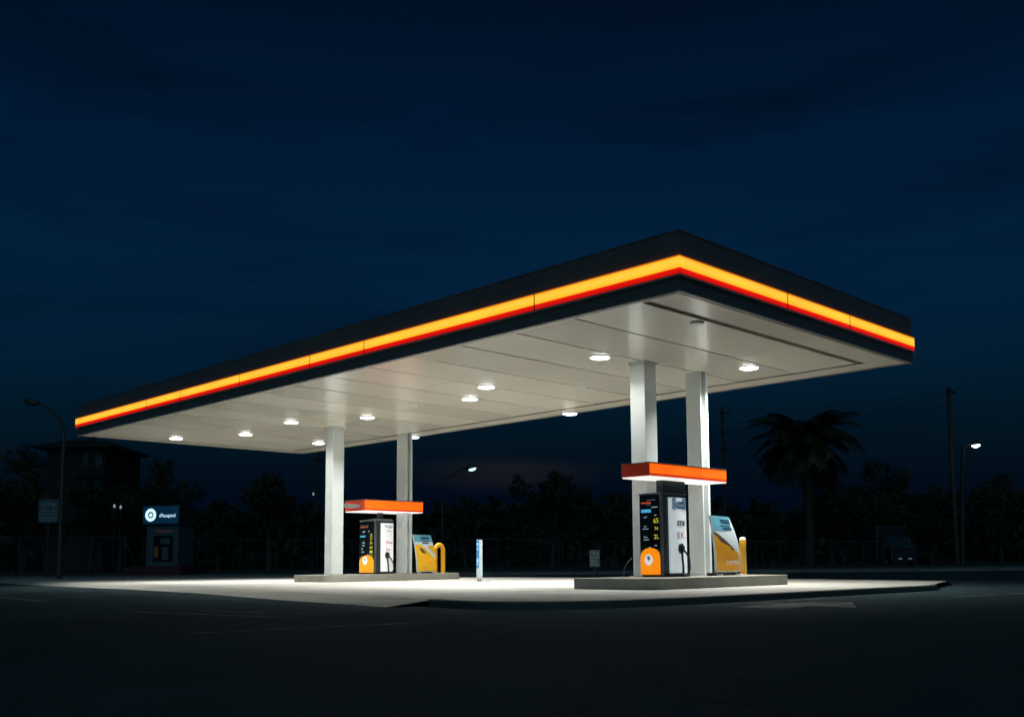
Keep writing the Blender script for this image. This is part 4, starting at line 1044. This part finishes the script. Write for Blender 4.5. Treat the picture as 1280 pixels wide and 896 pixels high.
df = nd(nt, 'ShaderNodeVectorMath', operation='SUBTRACT'); nt.links.new(tc.outputs['Generated'], df.inputs[0]); df.inputs[1].default_value = gd
dm = nd(nt, 'ShaderNodeVectorMath', operation='MULTIPLY'); nt.links.new(df.outputs[0], dm.inputs[0]); dm.inputs[1].default_value = (1, 1, 5)
dl = nd(nt, 'ShaderNodeVectorMath', operation='LENGTH'); nt.links.new(dm.outputs[0], dl.inputs[0])
gm = nd(nt, 'ShaderNodeMapRange'); gm.interpolation_type = 'SMOOTHSTEP'; nt.links.new(dl.outputs['Value'], gm.inputs[0])
gm.inputs[1].default_value = 0; gm.inputs[2].default_value = .13; gm.inputs[3].default_value = 1; gm.inputs[4].default_value = 0
mp2 = nd(nt, 'ShaderNodeMapping'); mp2.inputs['Scale'].default_value = (3, 3, 60); nt.links.new(tc.outputs['Generated'], mp2.inputs[0])
n3 = nd(nt, 'ShaderNodeTexNoise', Scale=1.5, Detail=4); nt.links.new(mp2.outputs[0], n3.inputs[0])
g2 = nd(nt, 'ShaderNodeMath', operation='MULTIPLY'); nt.links.new(gm.outputs[0], g2.inputs[0]); nt.links.new(n3.outputs['Fac'], g2.inputs[1])
g3 = nd(nt, 'ShaderNodeVectorMath', operation='SCALE'); g3.inputs[0].default_value = (.09, .05, .03); nt.links.new(g2.outputs[0], g3.inputs['Scale'])
ad2 = nd(nt, 'ShaderNodeVectorMath', operation='ADD'); nt.links.new(sc2.outputs[0], ad2.inputs[0]); nt.links.new(g3.outputs[0], ad2.inputs[1])
nt.links.new(ad2.outputs[0], bg.inputs[0])
sl = bpy.data.lights.new('twilight', 'SUN'); sl.energy = .27; sl.angle = math.radians(70); sl.color = (.42, .85, 1)
so2 = bpy.data.objects.new('twilight', sl); COL.objects.link(so2)
az, el = SUN_AZ, math.radians(34)
so2.rotation_euler = Vector((math.sin(az)*math.cos(el), math.cos(az)*math.cos(el), math.sin(el))).to_track_quat('Z', 'Y').to_euler(); bg.inputs[1].default_value = .15

# ------------------------------------------------------------------ render settings
vs_ = scene.view_settings
scene.display_settings.display_device = 'sRGB'
vs_.view_transform = 'Standard'; vs_.look = 'None'; vs_.gamma = 1; vs_.exposure = 0; vs_.use_curve_mapping = False
scene.render.engine = 'CYCLES'
cy = scene.cycles
cy.use_denoising = True; cy.max_bounces = 8; cy.diffuse_bounces = 4; cy.glossy_bounces = 4
cy.sample_clamp_indirect = 6; cy.use_adaptive_sampling = False
